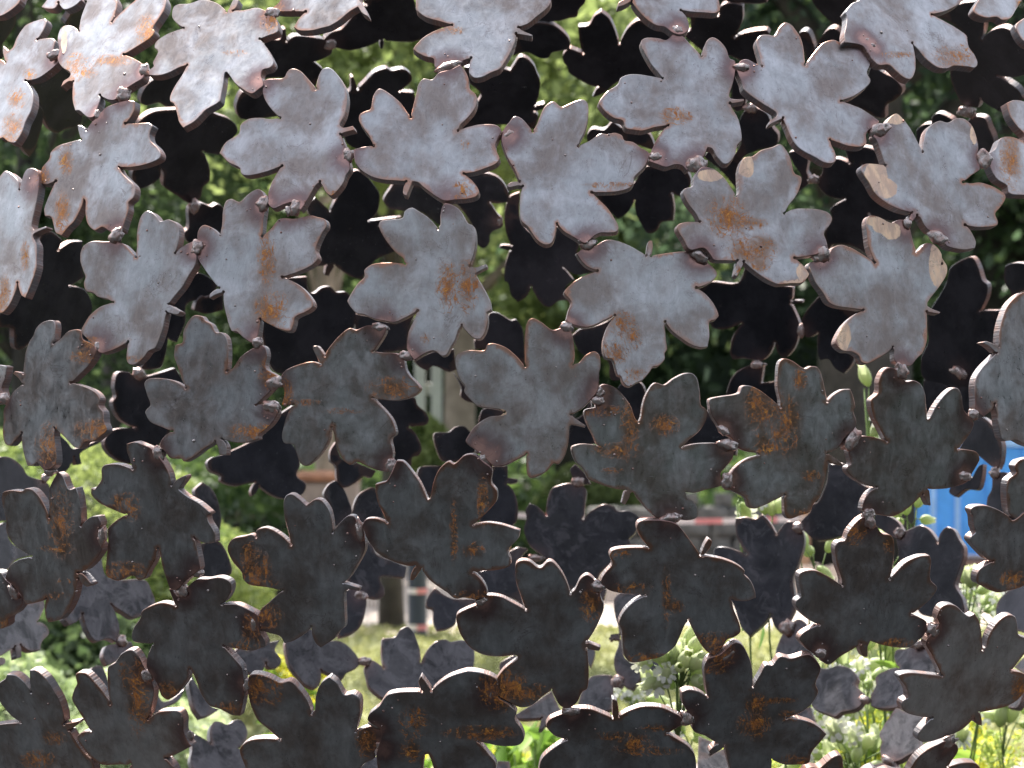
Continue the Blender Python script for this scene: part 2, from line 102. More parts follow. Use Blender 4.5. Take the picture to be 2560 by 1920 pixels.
REAR = """
A 0,60 60,70 95,90 90,150 40,230 15,270 20,340 0,350 -80,300 -80,100
A 170,300 420,300 440,560 460,650 495,680 470,740 380,770 340,790 300,775 260,705 230,600 180,500
A 150,600 250,640 255,720 235,800 205,890 175,930 150,900 110,850 60,840 80,700
A 385,140 430,70 480,10 510,0 620,60 520,200 420,170
A 835,590 850,540 900,480 1100,380 1150,600 1040,630 990,635 940,610 880,625 845,620
A 820,740 860,690 920,660 1040,650 1200,640 1290,680 1350,700 1400,740 1408,780 1380,820 1320,870 1300,920 1208,903 1240,980 1243,1070 1205,1110 1190,1170 1150,1205 1110,1200 1050,1160 1000,1130 970,1100 970,1020 940,990 900,900
A 800,1000 950,960 950,1050 880,1105 820,1115 785,1050
A 1400,640 1420,570 1450,540 1560,540 1659,690 1560,700 1430,705
A 1120,1240 1150,1210 1200,1205 1255,1225 1290,1210 1330,1240 1330,1420 1200,1480 1110,1430 1095,1380 1120,1350
A 240,1400 300,1370 370,1420 350,1480 420,1435 490,1430 490,1600 E 505,170 418,225 500,245 540,310 545,380 480,480 350,540 200,560 120,605 90,590 85,480 40,470 0,470 0,390 100,250 200,180
B 110,240 190,235 205,180 225,170 232,245 280,215 400,225 460,240 500,290 490,325 397,370 445,410 400,510 200,460 80,470 60,400
B 460,225 500,190 560,170 650,60 700,30 680,0 980,-40 1000,60 1060,110 1200,145 1110,185 1000,245 900,250 810,240 800,290 785,290 780,245 700,280 600,300 520,285 480,290 450,240
B 585,560 610,530 610,460 625,455 652,527 690,490 750,430 820,405 850,420 920,410 965,440 970,480 930,520 903,545 985,550 1000,700 800,900 640,880 580,840 560,700
C 85,420 110,380 140,340 180,345 225,390 245,440 262,480 255,560 235,628 290,615 285,640 230,665 250,690 225,770 150,740 50,740 B 1480,740 1250,770 1300,700 1350,620 1380,560 1300,480 1280,400 1480,400
C 100,330 150,170 240,135 330,145 380,175 425,220 440,260 430,290 370,305 330,315 310,345 260,345 180,310
C 300,60 330,-40 530,-40 530,10 490,60 480,100 430,110 380,125 300,130 200,120
C 395,330 430,285 512,317 495,250 485,160 550,150 580,100 620,70 670,110 700,170 730,262 780,170 850,120 900,150 1000,180 1050,200 1000,480 740,480 640,550 590,575 570,575 600,520 540,500 470,460 430,430 425,400 400,370
C 1100,200 1150,180 1150,90 1320,100 1330,40 1400,20 1460,35 1460,120 1418,222 1480,195 1600,180 1620,200 1550,300 1560,390 1450,360 1380,330 1250,320
C 1320,0 1320,-60 1600,-60 1605,15 1560,25 1400,15
D 320,210 350,185 385,200 420,290 460,215 510,170 560,185 600,250 600,400 400,420
D 400,0 400,-60 700,-60 620,60 580,150 520,135 480,100 430,50
D 740,420 760,385 820,430 880,460 930,510 935,550 900,590 840,630 835,700 790,700 700,650 580,600 720,500
D 1120,90 1200,60 1290,20 1370,10 1395,100 1420,140 1410,222 1470,180 1540,165 1620,210 1680,230 1680,440 1600,460 1500,450 1620,530 1655,590 1560,640 1540,675 1470,640 1400,590 1385,640 1300,620 1250,540 1220,420 1320,240 1250,150
D 1340,700 1420,700 1450,760 1480,850 1440,910 1350,930 1300,800
D 1020,780 1060,740 1108,735 1115,690 1150,672 1200,690 1240,720 1300,900 1060,900
D 265,905 300,895 375,935 370,1020 390,1060 380,1090 330,1130 310,1150 340,1050 290,970
D 430,1070 460,1030 470,980 540,940 620,965 600,890 690,870 770,890 830,975 700,980 800,1170 990,1260 960,1300 870,1310 740,1270 710,1400 720,1500 640,1460 530,1450 500,1480 475,1380 520,1300 510,1240 594,1185 500,1165 450,1120
H 1215,130 1240,100 1300,65 1350,55 1385,110 1410,190 1440,220 1435,290 1398,372 1510,370 1500,500 1480,660 1380,740 1330,870 1200,850 1060,770 1050,650 1090,560 1090,400 1170,260 1200,200
H 1540,150 1550,105 1610,88 1700,100 1700,230 1640,260 1570,300 1580,270 1545,210
H 0,100 200,215 290,230 285,310 345,310 345,325 280,335 310,400 330,460 320,530 300,590 260,640 235,650 200,620 180,568 150,630 100,670 40,660 0,655 G 1400,660 1385,620 1400,530 1452,448 1360,480 1280,470 1260,400 1200,240 1270,200 1430,205 1480,100
H 345,460 340,430 370,370 440,290 480,260 560,350 700,370 640,420 560,560 650,640 630,700 590,745 545,720 520,690 500,660 450,665 435,620 433,508 380,530 350,510
G 1360,870 1390,780 1430,730 1520,690 1585,690 1575,760 1570,800 H 110,800 190,788 220,930 G 1560,950 1440,900
H 1060,800 1080,770 1120,775 1170,800 1212,822 1210,740 1250,700 1340,760 1350,820 1365,900 1360,960 1300,1000 1200,1050 1080,980
H 1275,1190 1360,1030 1400,1000 1450,1030 1490,1080 1525,1160 1520,1260 1500,1310 1460,1290 1400,1240 1350,1210
H 1350,1360 1390,1290 1415,1280 1405,1370 1380,1430 1310,1430 1250,1475 1215,1450 1220,1420 1280,1340
H 1470,1340 1550,1330 1600,1400 1600,1500 1590,1600 1500,1640 1440,1560 1440,1480 1465,1430
H 500,1280 600,1280 700,1400 780,1420 700,1500 700,1570 L 720,130 700,160 600,270 560,290 430,310 350,250 330,210 390,140 400,100 H 440,1500 490,1380
K 1290,370 1310,350 1370,350 1478,387 1430,300 1415,220 1420,180 1480,170 1540,180 1580,155 1620,200 L 192,272 250,200 290,200 345,250 355,330 320,450 290,530 300,640 300,720 240,830 215,860 180,820 155,752 120,800 30,880 K 1450,820 1400,680 1300,560
L 185,980 210,900 250,830 310,780 350,785 375,830 360,900 400,980 300,1060 200,1040
L 905,290 990,240 1050,220 1100,250 1147,318 1160,270 1200,230 1240,245 1270,300 1300,350 1300,410 1280,470 1260,530 1250,580 1290,650 1305,720 1300,760 1150,760 1040,740 920,440 910,350
L 1490,740 1500,680 1550,620 1659,560 1750,600 1750,900 1640,850 1500,800
L 440,1060 490,1070 560,1050 630,1070 670,1120 660,1170 700,1210 700,1270 660,1310 575,1330 540,1355 490,1340 400,1290 420,1160 400,1050
L 750,1230 780,1170 780,1120 840,1080 910,1060 890,1010 900,960 960,950 1060,900 1150,1050 1100,1120 960,1250 900,1300 800,1305 750,1290
L 800,1460 850,1370 900,1300 1000,1340 1110,1365 1050,1440 1040,1500 1060,1540 980,1580 900,1620 820,1600 805,1540 815,1500
L 250,1360 390,1290 415,1380 330,1430
K 175,130 200,90 240,105 297,157 300,90 320,20 340,-5 440,-30 530,0 530,80 518,178 570,130 640,95 700,110 720,135 790,135 850,180 840,230 820,270 790,300 795,350 690,440 620,500 590,560 450,620 300,420 200,340 165,250 180,180
G -30,1300 70,1290 70,1360 130,1368 125,1388 75,1400 110,1450 130,1530 120,1620 60,1660 -100,1640 -80,1500
J 1350,500 1550,440 1540,380 1600,350 1659,360 K 170,380 130,440 120,500 150,640 170,710 J 1590,660 1500,630 1420,630 1390,560
J 1055,680 1080,620 1110,590 1160,630 1220,655 1370,660 1380,690 1290,720 1240,760 1230,800 1180,830 1120,840 1100,790 1095,715 1065,705
J 590,540 700,310 740,340 760,390 850,430 940,465 930,530 800,520 780,540 805,590 805,640 760,655 700,640 600,600
J 560,620 650,600 700,650 690,760 660,830 600,870 540,885 520,800
J 690,1060 710,1030 740,1020 802,1062 790,960 795,890 870,880 900,840 945,820 980,850 1000,900 1020,960 1025,1027 1060,960 1110,910 1170,895 1200,910 1270,900 1330,930 1343,990 1330,1070 1280,1090 1100,1200 1020,1250 830,1250 790,1240 720,1180 700,1110
J 220,930 250,1060 300,1120 340,1165 400,1185 430,1150 435,1078 500,1110 560,1135 590,1090 660,1050 650,1000 600,940 540,905 430,900 360,830 240,880
J 0,1090 -90,1000 -60,940 0,960 100,920 190,900 160,960 195,1010 190,1050 130,1065 108,1038 80,1090 40,1095
F 450,1460 480,1400 520,1375 570,1430 600,1500 615,1570 560,1620 510,1659 490,1540
F 620,1560 650,1470 700,1430 750,1420 800,1500 800,1610 700,1640 640,1610
F 745,895 985,885 1005,930 1050,970 1072,1010 1060,1045 1000,1055 963,1062 1000,1110 1030,1190 1010,1230 975,1240 970,1290 860,1260 800,1100
F 1100,1120 1110,1095 1190,1090 1230,1060 1280,1055 1320,1090 1400,1150 1350,1200 1300,1250 1160,1265 1120,1200
F 1005,1350 1020,1300 1070,1290 1150,1290 1130,1380 1070,1490
F 490,1200 520,1150 560,1250 640,1270 760,1320 730,1360 690,1350 640,1390 570,1420 530,1380 520,1290 490,1260
E 1230,1270 1260,1240 1330,1220 1530,1120 1640,1000 1740,930 F 240,1120 290,1200 310,1280 290,1350 345,1400 320,1460 215,1485 140,1460 70,1410 50,1450 25,1470 20,1440 42,1390 E 1490,1390 1400,1410 1310,1380 1310,1350 1250,1320
F 80,430 180,200 350,170 358,250 390,270 440,235 490,230 525,262 590,265 640,375 620,480 480,600 430,670 190,745 130,690
F 640,390 740,410 850,440 985,380 950,500 940,600 800,620 700,600 640,480
B 600,1040 640,1010 690,1030 750,1100 780,1150 770,1250 720,1310 910,1285 780,1340 870,1490 F 850,30 760,70 695,150 680,190 600,165 515,105 478,168 455,160 465,105 400,110 B 400,1570 430,1400 350,1230 400,1170 487,1248
C 80,1170 140,1140 150,1320 290,1450 370,1330 490,1440 480,1520 580,1600 G 590,140 480,160 400,120 460,190 410,240 430,310 370,315 320,350 270,330 209,238 180,290 130,322 90,280 70,205 50,195 55,100 80,18 C 20,1470 30,1455 90,1455 60,1380 50,1280
B 1180,1190 1280,1030 1400,1025 1480,1050 1530,1110 1550,1180 1530,1200 1438,1205 1480,1270 1500,1290 1510,1340 1440,1380 1430,1440 1400,1470 1360,1450 1340,1350 1230,1200
B 805,1180 850,1110 870,1080 1000,1090 1150,1190 1140,1340 1020,1250 930,1250 850,1240 815,1215
C -60,1040 0,1050 40,1080 75,1140 80,1190 30,1205 -20,1200 -60,1120
C 540,800 570,765 640,770 690,720 750,760 900,790 940,870 930,890 760,840 540,840
C 575,1140 800,1100 880,990 1000,990 1100,980 1150,1050 1150,1100 1100,1170 1043,1148 1055,1230 1050,1310 980,1320 950,1370 900,1383 860,1330 830,1270 820,1193 780,1260 725,1300 660,1240
C 1230,930 1270,880 1360,980 1450,850 1440,720 1500,640 1600,670 1640,760 1670,800 1660,860 1560,890 1460,940 1430,1130 1340,1020
C 1400,430 1470,500 1480,560 1470,640 1430,660 1400,640
G 450,520 500,480 560,470 650,440 700,400 640,540 640,640 560,650 490,610
G 620,620 690,660 745,780 690,785 670,750 670,690
G 720,830 750,800 850,795 885,860 850,1020 825,1010 760,900
G 440,1050 520,980 560,900 595,1160 450,1180 430,1150
G 440,1310 470,1280 540,1350 560,1400 490,1395 450,1350
G 1110,1175 1250,960 1310,1040 1420,1160 1420,1230 1300,1210
F 1430,390 1480,385 1560,430 1590,425 1630,490 1640,700 1430,600 1345,600 1345,545 1400,520
F 985,665 1110,610 1220,600 1235,720 1190,735 1100,700 1060,725 1010,700
F 1220,740 1285,820 1360,920 1300,910 1262,880 1265,830
F 1370,1010 1400,950 1500,965 1520,1000 1370,1045
E 670,910 690,880 680,820 700,740 760,735 800,760 880,760 1040,710 1100,820 1090,860 900,900 1010,1085 940,1170 1000,1260 770,1280 660,1230 620,1150 670,1080 797,1063 720,1020 680,960
E 0,1240 60,1240 130,1290 170,1350 290,1400 290,1560 0,1620 -60,1500 -60,1300
E 330,1080 400,1150 440,1190 600,1130 600,1150 480,1215 485,1280 460,1285 440,1240 430,1270 380,1335 330,1330
E 1000,340 1160,150 1250,180 1290,225 1240,290 1110,330 1100,440 1050,560 1000,540 960,700 900,720 830,720 960,500
E 1150,370 1170,310 1200,285 1225,290 1320,260 1325,370 1220,390
E 1155,1440 1200,1388 1250,1420 1290,1490 1312,1600 I 1305,250 1200,100
I 1190,330 1290,310 1340,370 1370,450 1375,500 1340,530 1200,560
I 400,600 510,480 600,400 640,530 860,545 900,610 920,680 880,730 800,770 740,740 662,688 700,780 710,850 690,910 640,890 570,905 520,840 490,748 460,790 410,810 380,770 420,700
I -60,860 130,690 260,660 265,700 228,790 270,810 292,860 250,910 240,960 180,965 125,930 130,1000 100,1010 90,940 60,960 0,1000 30,1010 30,1040 0,1050 -100,1000
I 620,960 640,930 780,910 790,950 700,1020 640,1050 615,1000
I -40,200 0,220 40,200 60,310 180,400 90,430 40,490 -40,480
I 535,1080 570,1052 610,1060 650,1200 610,1230 550,1130
I 910,1150 960,1260 1010,1255 1100,1180 1060,1260 990,1290 930,1330 890,1350
I 1120,1150 1140,1120 1250,1290 1300,1310 1250,1340 1190,1360 1150,1300 1130,1220
I 1140,1480 1160,1455 1247,1507 1245,1430 1270,1385 1310,1385 1345,1400 1390,1375 1430,1375 1465,1430 1460,1490 1418,1540 1480,1600 1520,1680 1180,1700 1130,1620 1140,1550
J 660,1659 750,1590 820,1630 830,1700 660,1700
K 110,1345 200,1290 330,1200 370,1290 400,1340 310,1390 270,1430 252,1432 270,1362 130,1365
K 480,1290 510,1200 560,1120 640,1105 690,1110 695,1250 690,1310 600,1330
K 700,660 740,620 880,630 900,650 780,760 740,832 750,860 680,870 680,890 740,895 760,1000 830,1040 960,1000 1060,950 1110,880 1165,830 1170,960 1060,980 1000,1060 930,1180 870,1118 810,1195 760,1170 720,1110 700,1060 700,1000 725,930 725,830 705,760
K 540,930 585,960 580,1010 560,1060 535,1010
K 610,580 655,600 640,655 610,655
K 20,1050 30,1030 110,985 130,1010 30,1090
K 1200,1470 1310,1515 1270,1580 1355,1540 1400,1700 1190,1700
J 1465,1659 1480,1615 1550,1620 1560,1690 1460,1690
L 770,160 830,155 900,190 930,240 905,300 860,280 780,220
L 1600,1060 1659,1000 1750,1050 1700,1130
L 730,1659 800,1630 900,1620 930,1700 730,1700
L 1560,1300 1600,1220 1660,1200 1620,1300
"""
WELD_FRONT = """
A 320,330,45,30,-20 A 860,420,35,40,0 A 735,565,45,45,0 A 580,680,25,30,0 A 690,1395,42,50,20 A 1550,490,28,28,0 A 1170,1470,38,48,0 A 1560,1210,36,48,0 A 220,1075,22,28,0
B 150,80,45,35,0 B 600,925,34,45,0 B 1190,395,80,30,-20 B 1545,800,55,42,-20 B 285,1235,33,50,10 B 1180,1195,28,22,0 B 240,1250,18,30,0
C 940,930,36,26,0 C 1185,975,62,50,-20 C 1450,400,45,28,0 C 1070,180,35,28,0 C 1205,1520,72,36,25 C 550,1450,52,28,-20
D 700,250,58,24,0 D 745,290,36,32,30 D 795,770,78,38,-25 D 1420,950,44,56,0 D 1145,1410,60,40,35 D 445,1510,60,50,-20 D 965,1325,24,30,0
E 585,585,24,32,0 E 30,890,32,32,0 E 1525,560,30,36,20 F 165,800,55,42,-20 F 145,940,58,34,10 E 945,1215,46,42,40 E 300,1325,40,28,0
F 785,470,48,26,10 F 940,640,48,30,10 F 850,1290,36,42,0 F 1410,1250,42,62,0 F 1370,1195,28,24,0 F 1445,1225,20,26,0
G 420,470,42,30,10 G 615,855,30,30,0 G 605,905,36,30,0 G 1370,1165,62,38,10 G 1370,1380,34,52,0 G 1030,1605,66,38,-10 G 1345,1080,40,24,40
H 930,725,38,48,-30 H 630,1140,48,72,35 H 1355,985,32,36,0 H 1305,1350,44,30,0 H 740,1580,34,40,0
I 610,280,26,62,5 I 1080,600,36,46,0 I 1175,500,36,24,0 I 875,1110,32,42,-30 I 85,610,26,52,-30 I 1510,790,22,66,0 I 1130,1465,20,30,0
J 665,250,26,66,-12 J 1380,670,36,30,0 J 770,1400,54,26,20 J 800,1530,44,28,10 J -5,1160,24,40,0 J 1440,1200,30,50,10
K 600,580,48,36,10 K 1370,980,76,26,-35 K 1130,1360,46,44,0 K 440,1320,56,28,0
L 740,190,34,58,-10 L 1110,835,44,46,0 L 450,975,42,30,15 L 1200,1505,64,36,-25
"""
WELD_REAR = """
A 1150,1220,35,45,0 B 485,260,36,34,0 D 410,1060,36,26,0 D 1325,660,60,36,0 D 40,640,40,28,0 H 340,490,22,42,0 H 80,690,44,26,0 H 1280,740,60,30,30 E 820,745,42,34,0 I 715,910,34,36,0 L 320,235,34,34,0 L 255,830,42,50,0 L 925,265,36,30,0 L 715,1255,38,26,20 L 860,1620,54,26,30 H 1490,1330,34,36,0 G 490,1385,42,30,0 K 240,415,52,20,5 K 720,1150,40,40,40 E 265,1365,26,26,0 F 620,1635,40,30,0 J 650,640,54,34,0 J 690,1030,38,26,0 I 440,1510,24,30,0 B 1490,1310,20,30,0 L 1040,930,50,26,-10
"""
# rust blooms and ground-bright patches: x, y, half width, half height (tile px)
RUST = """
A 450,400,60,80 A 500,430,70,30 A 180,440,40,30 A 100,580,50,60 A 80,760,60,80 A 30,830,50,30 A 1400,315,70,14 A 640,360,130,30 A 870,190,60,90 A 1610,120,60,80 A 370,1260,40,110 A 150,1520,25,70 A 390,950,40,80 A 250,1050,40,60
B 1270,1130,50,60 B 170,60,40,60 B 110,1540,50,140 B 1285,855,25,30 B 520,1150,50,20 B 1220,180,60,20
C 1060,690,80,50 C 1110,690,70,20 C 1370,1290,110,110 C 1480,1500,110,50 C 1440,1600,25,60 C 1560,1450,80,60 C 680,1100,150,16
D 50,1490,130,80 D 40,1320,90,30 D 920,325,130,14 D 1280,330,140,60 D 1580,950,60,160 D 1640,20,30,40
E 10,320,40,70 E 30,250,30,80 E 150,50,25,80 E 500,640,80,40 E 600,1080,160,60 E 820,660,80,16 E 1500,1090,140,50 E 300,1170,80,120 E 1600,750,60,90 E 540,560,50,30
F 150,370,100,100 F 1180,230,60,140 F 1300,230,60,140 F 1050,540,24,30 F 200,880,60,110 F 350,920,80,16 F 560,960,120,14 F 880,830,160,60 F 1390,1500,30,140
G 750,450,70,70 G 700,620,80,60 G 810,530,50,70 G 820,760,80,40 G 790,1090,50,160 G 720,1200,130,40 G 690,1320,60,16 G 640,970,120,30 G 1540,900,60,160 G 1600,1000,60,120 G 1000,1050,80,60
H 240,1050,90,160 H 130,1160,70,60 H 330,780,40,60 H 200,1100,60,60 H 400,1350,50,30 H 340,1570,60,20 H 100,100,50,40
I 360,200,70,190 I 340,360,110,16 I 330,640,80,16 I 380,560,50,16 I 740,490,130,50 I 740,90,80,60 I 1490,850,50,120 I 1440,940,90,26 I 730,1080,26,50 I 820,1230,60,210 I 800,1150,70,80 I 320,1480,70,40 I 230,1610,100,50 I 30,800,60,30 I 1000,1200,70,50 I 1360,1310,90,40 I 1470,420,40,120 I 1510,540,60,50 I 780,130,50,60
J 50,490,80,110 J 60,560,110,30 J 110,760,90,70 J 60,1180,80,90 J 150,1200,60,80 J 1220,260,20,190 J 1340,640,110,30 J 1340,370,60,50 J 1430,1180,60,100 J 1510,1250,110,70 J 1560,1180,90,90 J 980,1390,80,90 J 960,1560,60,60 J 1380,1450,200,40 J 700,1500,60,90
K 60,1170,110,130 K 180,1220,140,60 K 560,700,60,90 K 720,390,70,30 K 800,590,110,30 K 900,1010,130,30 K 1010,640,24,160 K 1060,700,50,40 K 1330,990,90,60 K 1300,1080,70,20 K 1290,910,110,50 K 700,1470,130,20 K 900,1560,200,20 K 950,1420,90,20 K 820,1520,100,60 K 1540,1280,60,60
L 900,920,120,30 L 650,250,60,90 L 860,330,30,60 L 200,1260,110,16 L 270,1350,60,30 L 300,1620,90,40 L 1640,1200,50,100 L 680,240,60,40 L 1600,540,80,50 L 60,1400,90,80
"""
BARE = """
C 1270,1040,70,34 C 1485,985,45,60 D 900,700,55,36 D 780,1030,62,90 D 850,1120,60,50 D 1360,790,18,60 D 870,1370,60,50 D 780,1310,60,26 D 830,1350,70,40 H 1150,100,50,130 H 1190,180,60,80 H 590,520,40,90 H 350,140,45,50 H 290,200,60,14 D 10,960,40,80 A 380,250,16,90 F 1500,975,30,20
"""
# ------------------------------------------------------------------ helpers
fwd = Vector((0, math.cos(PITCH), -math.sin(PITCH)))
upv = Vector((0, math.sin(PITCH), math.cos(PITCH)))
def ray(x, y):
    return (fwd + Vector((1, 0, 0)) * ((x - 1280) / FPX) + upv * ((960 - y) / FPX)).normalized()
def at(x, y, Y):
    """the place seen at pixel x, y, Y metres in front of the camera"""
    d = ray(x, y); return CAM + d * (Y / d.y)
TILES = {'A': (0, 0), 'B': (620, 0), 'C': (1240, 0), 'D': (1860, 0), 'E': (0, 620), 'F': (620, 620), 'G': (1240, 620), 'H': (1860, 620),
         'I': (0, 1220), 'J': (620, 1220), 'K': (1240, 1220), 'L': (1860, 1220)}
TS = 700 / 1659.0
def parse(line):
    pts = []; t = None
    for tok in line.split():
        if tok in TILES: t = TILES[tok]; continue
        v = [float(a) for a in tok.split(',')]
        pts.append((t[0] + v[0] * TS, t[1] + v[1] * TS) + tuple(v[2:]))
    return pts
def lines(s): return [parse(l) for l in s.strip().split('\n') if l.strip()]
def allpts(s): return parse(' '.join(s.split()))

def link(name, me, mats=(), parent=None, loc=None):
    o = bpy.data.objects.new(name, me); COL.objects.link(o)
    if me is not None:
        for m in (mats if isinstance(mats, (list, tuple)) else [mats]):
            if not me.materials or len(me.materials) < len(mats if isinstance(mats, (list, tuple)) else [mats]): me.materials.append(m)
    if parent is not None: o.parent = parent
    if loc is not None: o.location = loc
    return o
def tag(o, label=None, cat=None, group=None, kind=None):
    if label: o['label'] = label
    if cat: o['category'] = cat
    if group: o['group'] = group
    if kind: o['kind'] = kind
    return o
def empty(name, loc, label=None, cat=None, group=None):
    o = bpy.data.objects.new(name, None); COL.objects.link(o); o.location = loc
    return tag(o, label, cat, group)
def mesh(name, verts, faces, smooth=False, mi=None):
    me = bpy.data.meshes.new(name); me.from_pydata([tuple(v) for v in verts], [], faces); me.update()
    if smooth: me.polygons.foreach_set('use_smooth', [True] * len(me.polygons))
    if mi: me.polygons.foreach_set('material_index', mi)
    return me

class N:
    """small node tree writer"""
    def __init__(s, name):
        s.m = bpy.data.materials.new(name); s.m.use_nodes = True; s.t = s.m.node_tree; s.t.nodes.clear()
        s.out = s.t.nodes.new('ShaderNodeOutputMaterial')
    def n(s, kind, **kw):
        nd = s.t.nodes.new('ShaderNode' + kind)
        for k, v in kw.items():
            if hasattr(nd, k): setattr(nd, k, v)
        return nd
    def set(s, nd, **kw):
        for k, v in kw.items():
            i = nd.inputs[k.replace('_', ' ')]
            if isinstance(v, bpy.types.NodeSocket): s.t.links.new(v, i)
            else: i.default_value = v
        return nd
    def l(s, a, b): s.t.links.new(a, b)
    def math(s, op, a, b=None, c=None, clamp=False):
        nd = s.t.nodes.new('ShaderNodeMath'); nd.operation = op; nd.use_clamp = clamp
        for i, v in enumerate((a, b, c)):
            if v is None: continue
            if isinstance(v, bpy.types.NodeSocket): s.l(v, nd.inputs[i])
            else: nd.inputs[i].default_value = v
        return nd.outputs[0]
    def noise(s, vec, scale, detail=4, rough=.55, dist=0, dims='3D'):
        nd = s.t.nodes.new('ShaderNodeTexNoise'); nd.noise_dimensions = dims
        if vec is not None and dims != '1D': s.l(vec, nd.inputs['Vector'])
        if dims == '1D': s.l(vec, nd.inputs['W'])
        nd.inputs['Scale'].default_value = scale; nd.inputs['Detail'].default_value = detail
        nd.inputs['Roughness'].default_value = rough; nd.inputs['Distortion'].default_value = dist
        return nd.outputs[0]
    def ramp(s, f, a, b, lo=0.0, hi=1.0):
        nd = s.t.nodes.new('ShaderNodeMapRange'); nd.interpolation_type = 'SMOOTHSTEP'
        s.l(f, nd.inputs[0]); nd.inputs[1].default_value = a; nd.inputs[2].default_value = b
        nd.inputs[3].default_value = lo; nd.inputs[4].default_value = hi
        return nd.outputs[0]
    def mix(s, f, a, b, mode='MIX'):
        nd = s.t.nodes.new('ShaderNodeMix'); nd.data_type = 'RGBA'; nd.blend_type = mode
        for i, v in ((0, f), (6, a), (7, b)):
            if isinstance(v, bpy.types.NodeSocket): s.l(v, nd.inputs[i])
            elif i == 0: nd.inputs[0].default_value = v
            else: nd.inputs[i].default_value = tuple(v) + (1,) if len(v) == 3 else v
        return nd.outputs[2]
    def bsdf(s, **kw):
        b = s.t.nodes.new('ShaderNodeBsdfPrincipled'); s.set(b, **kw); s.l(b.outputs[0], s.out.inputs[0]); return b
    def bump(s, h, strength, dist=.001):
        b = s.t.nodes.new('ShaderNodeBump'); b.inputs['Strength'].default_value = strength; b.inputs['Distance'].default_value = dist
        s.l(h, b.inputs['Height']); return b.outputs[0]
def c3(r, g, b): return (r, g, b, 1.0)

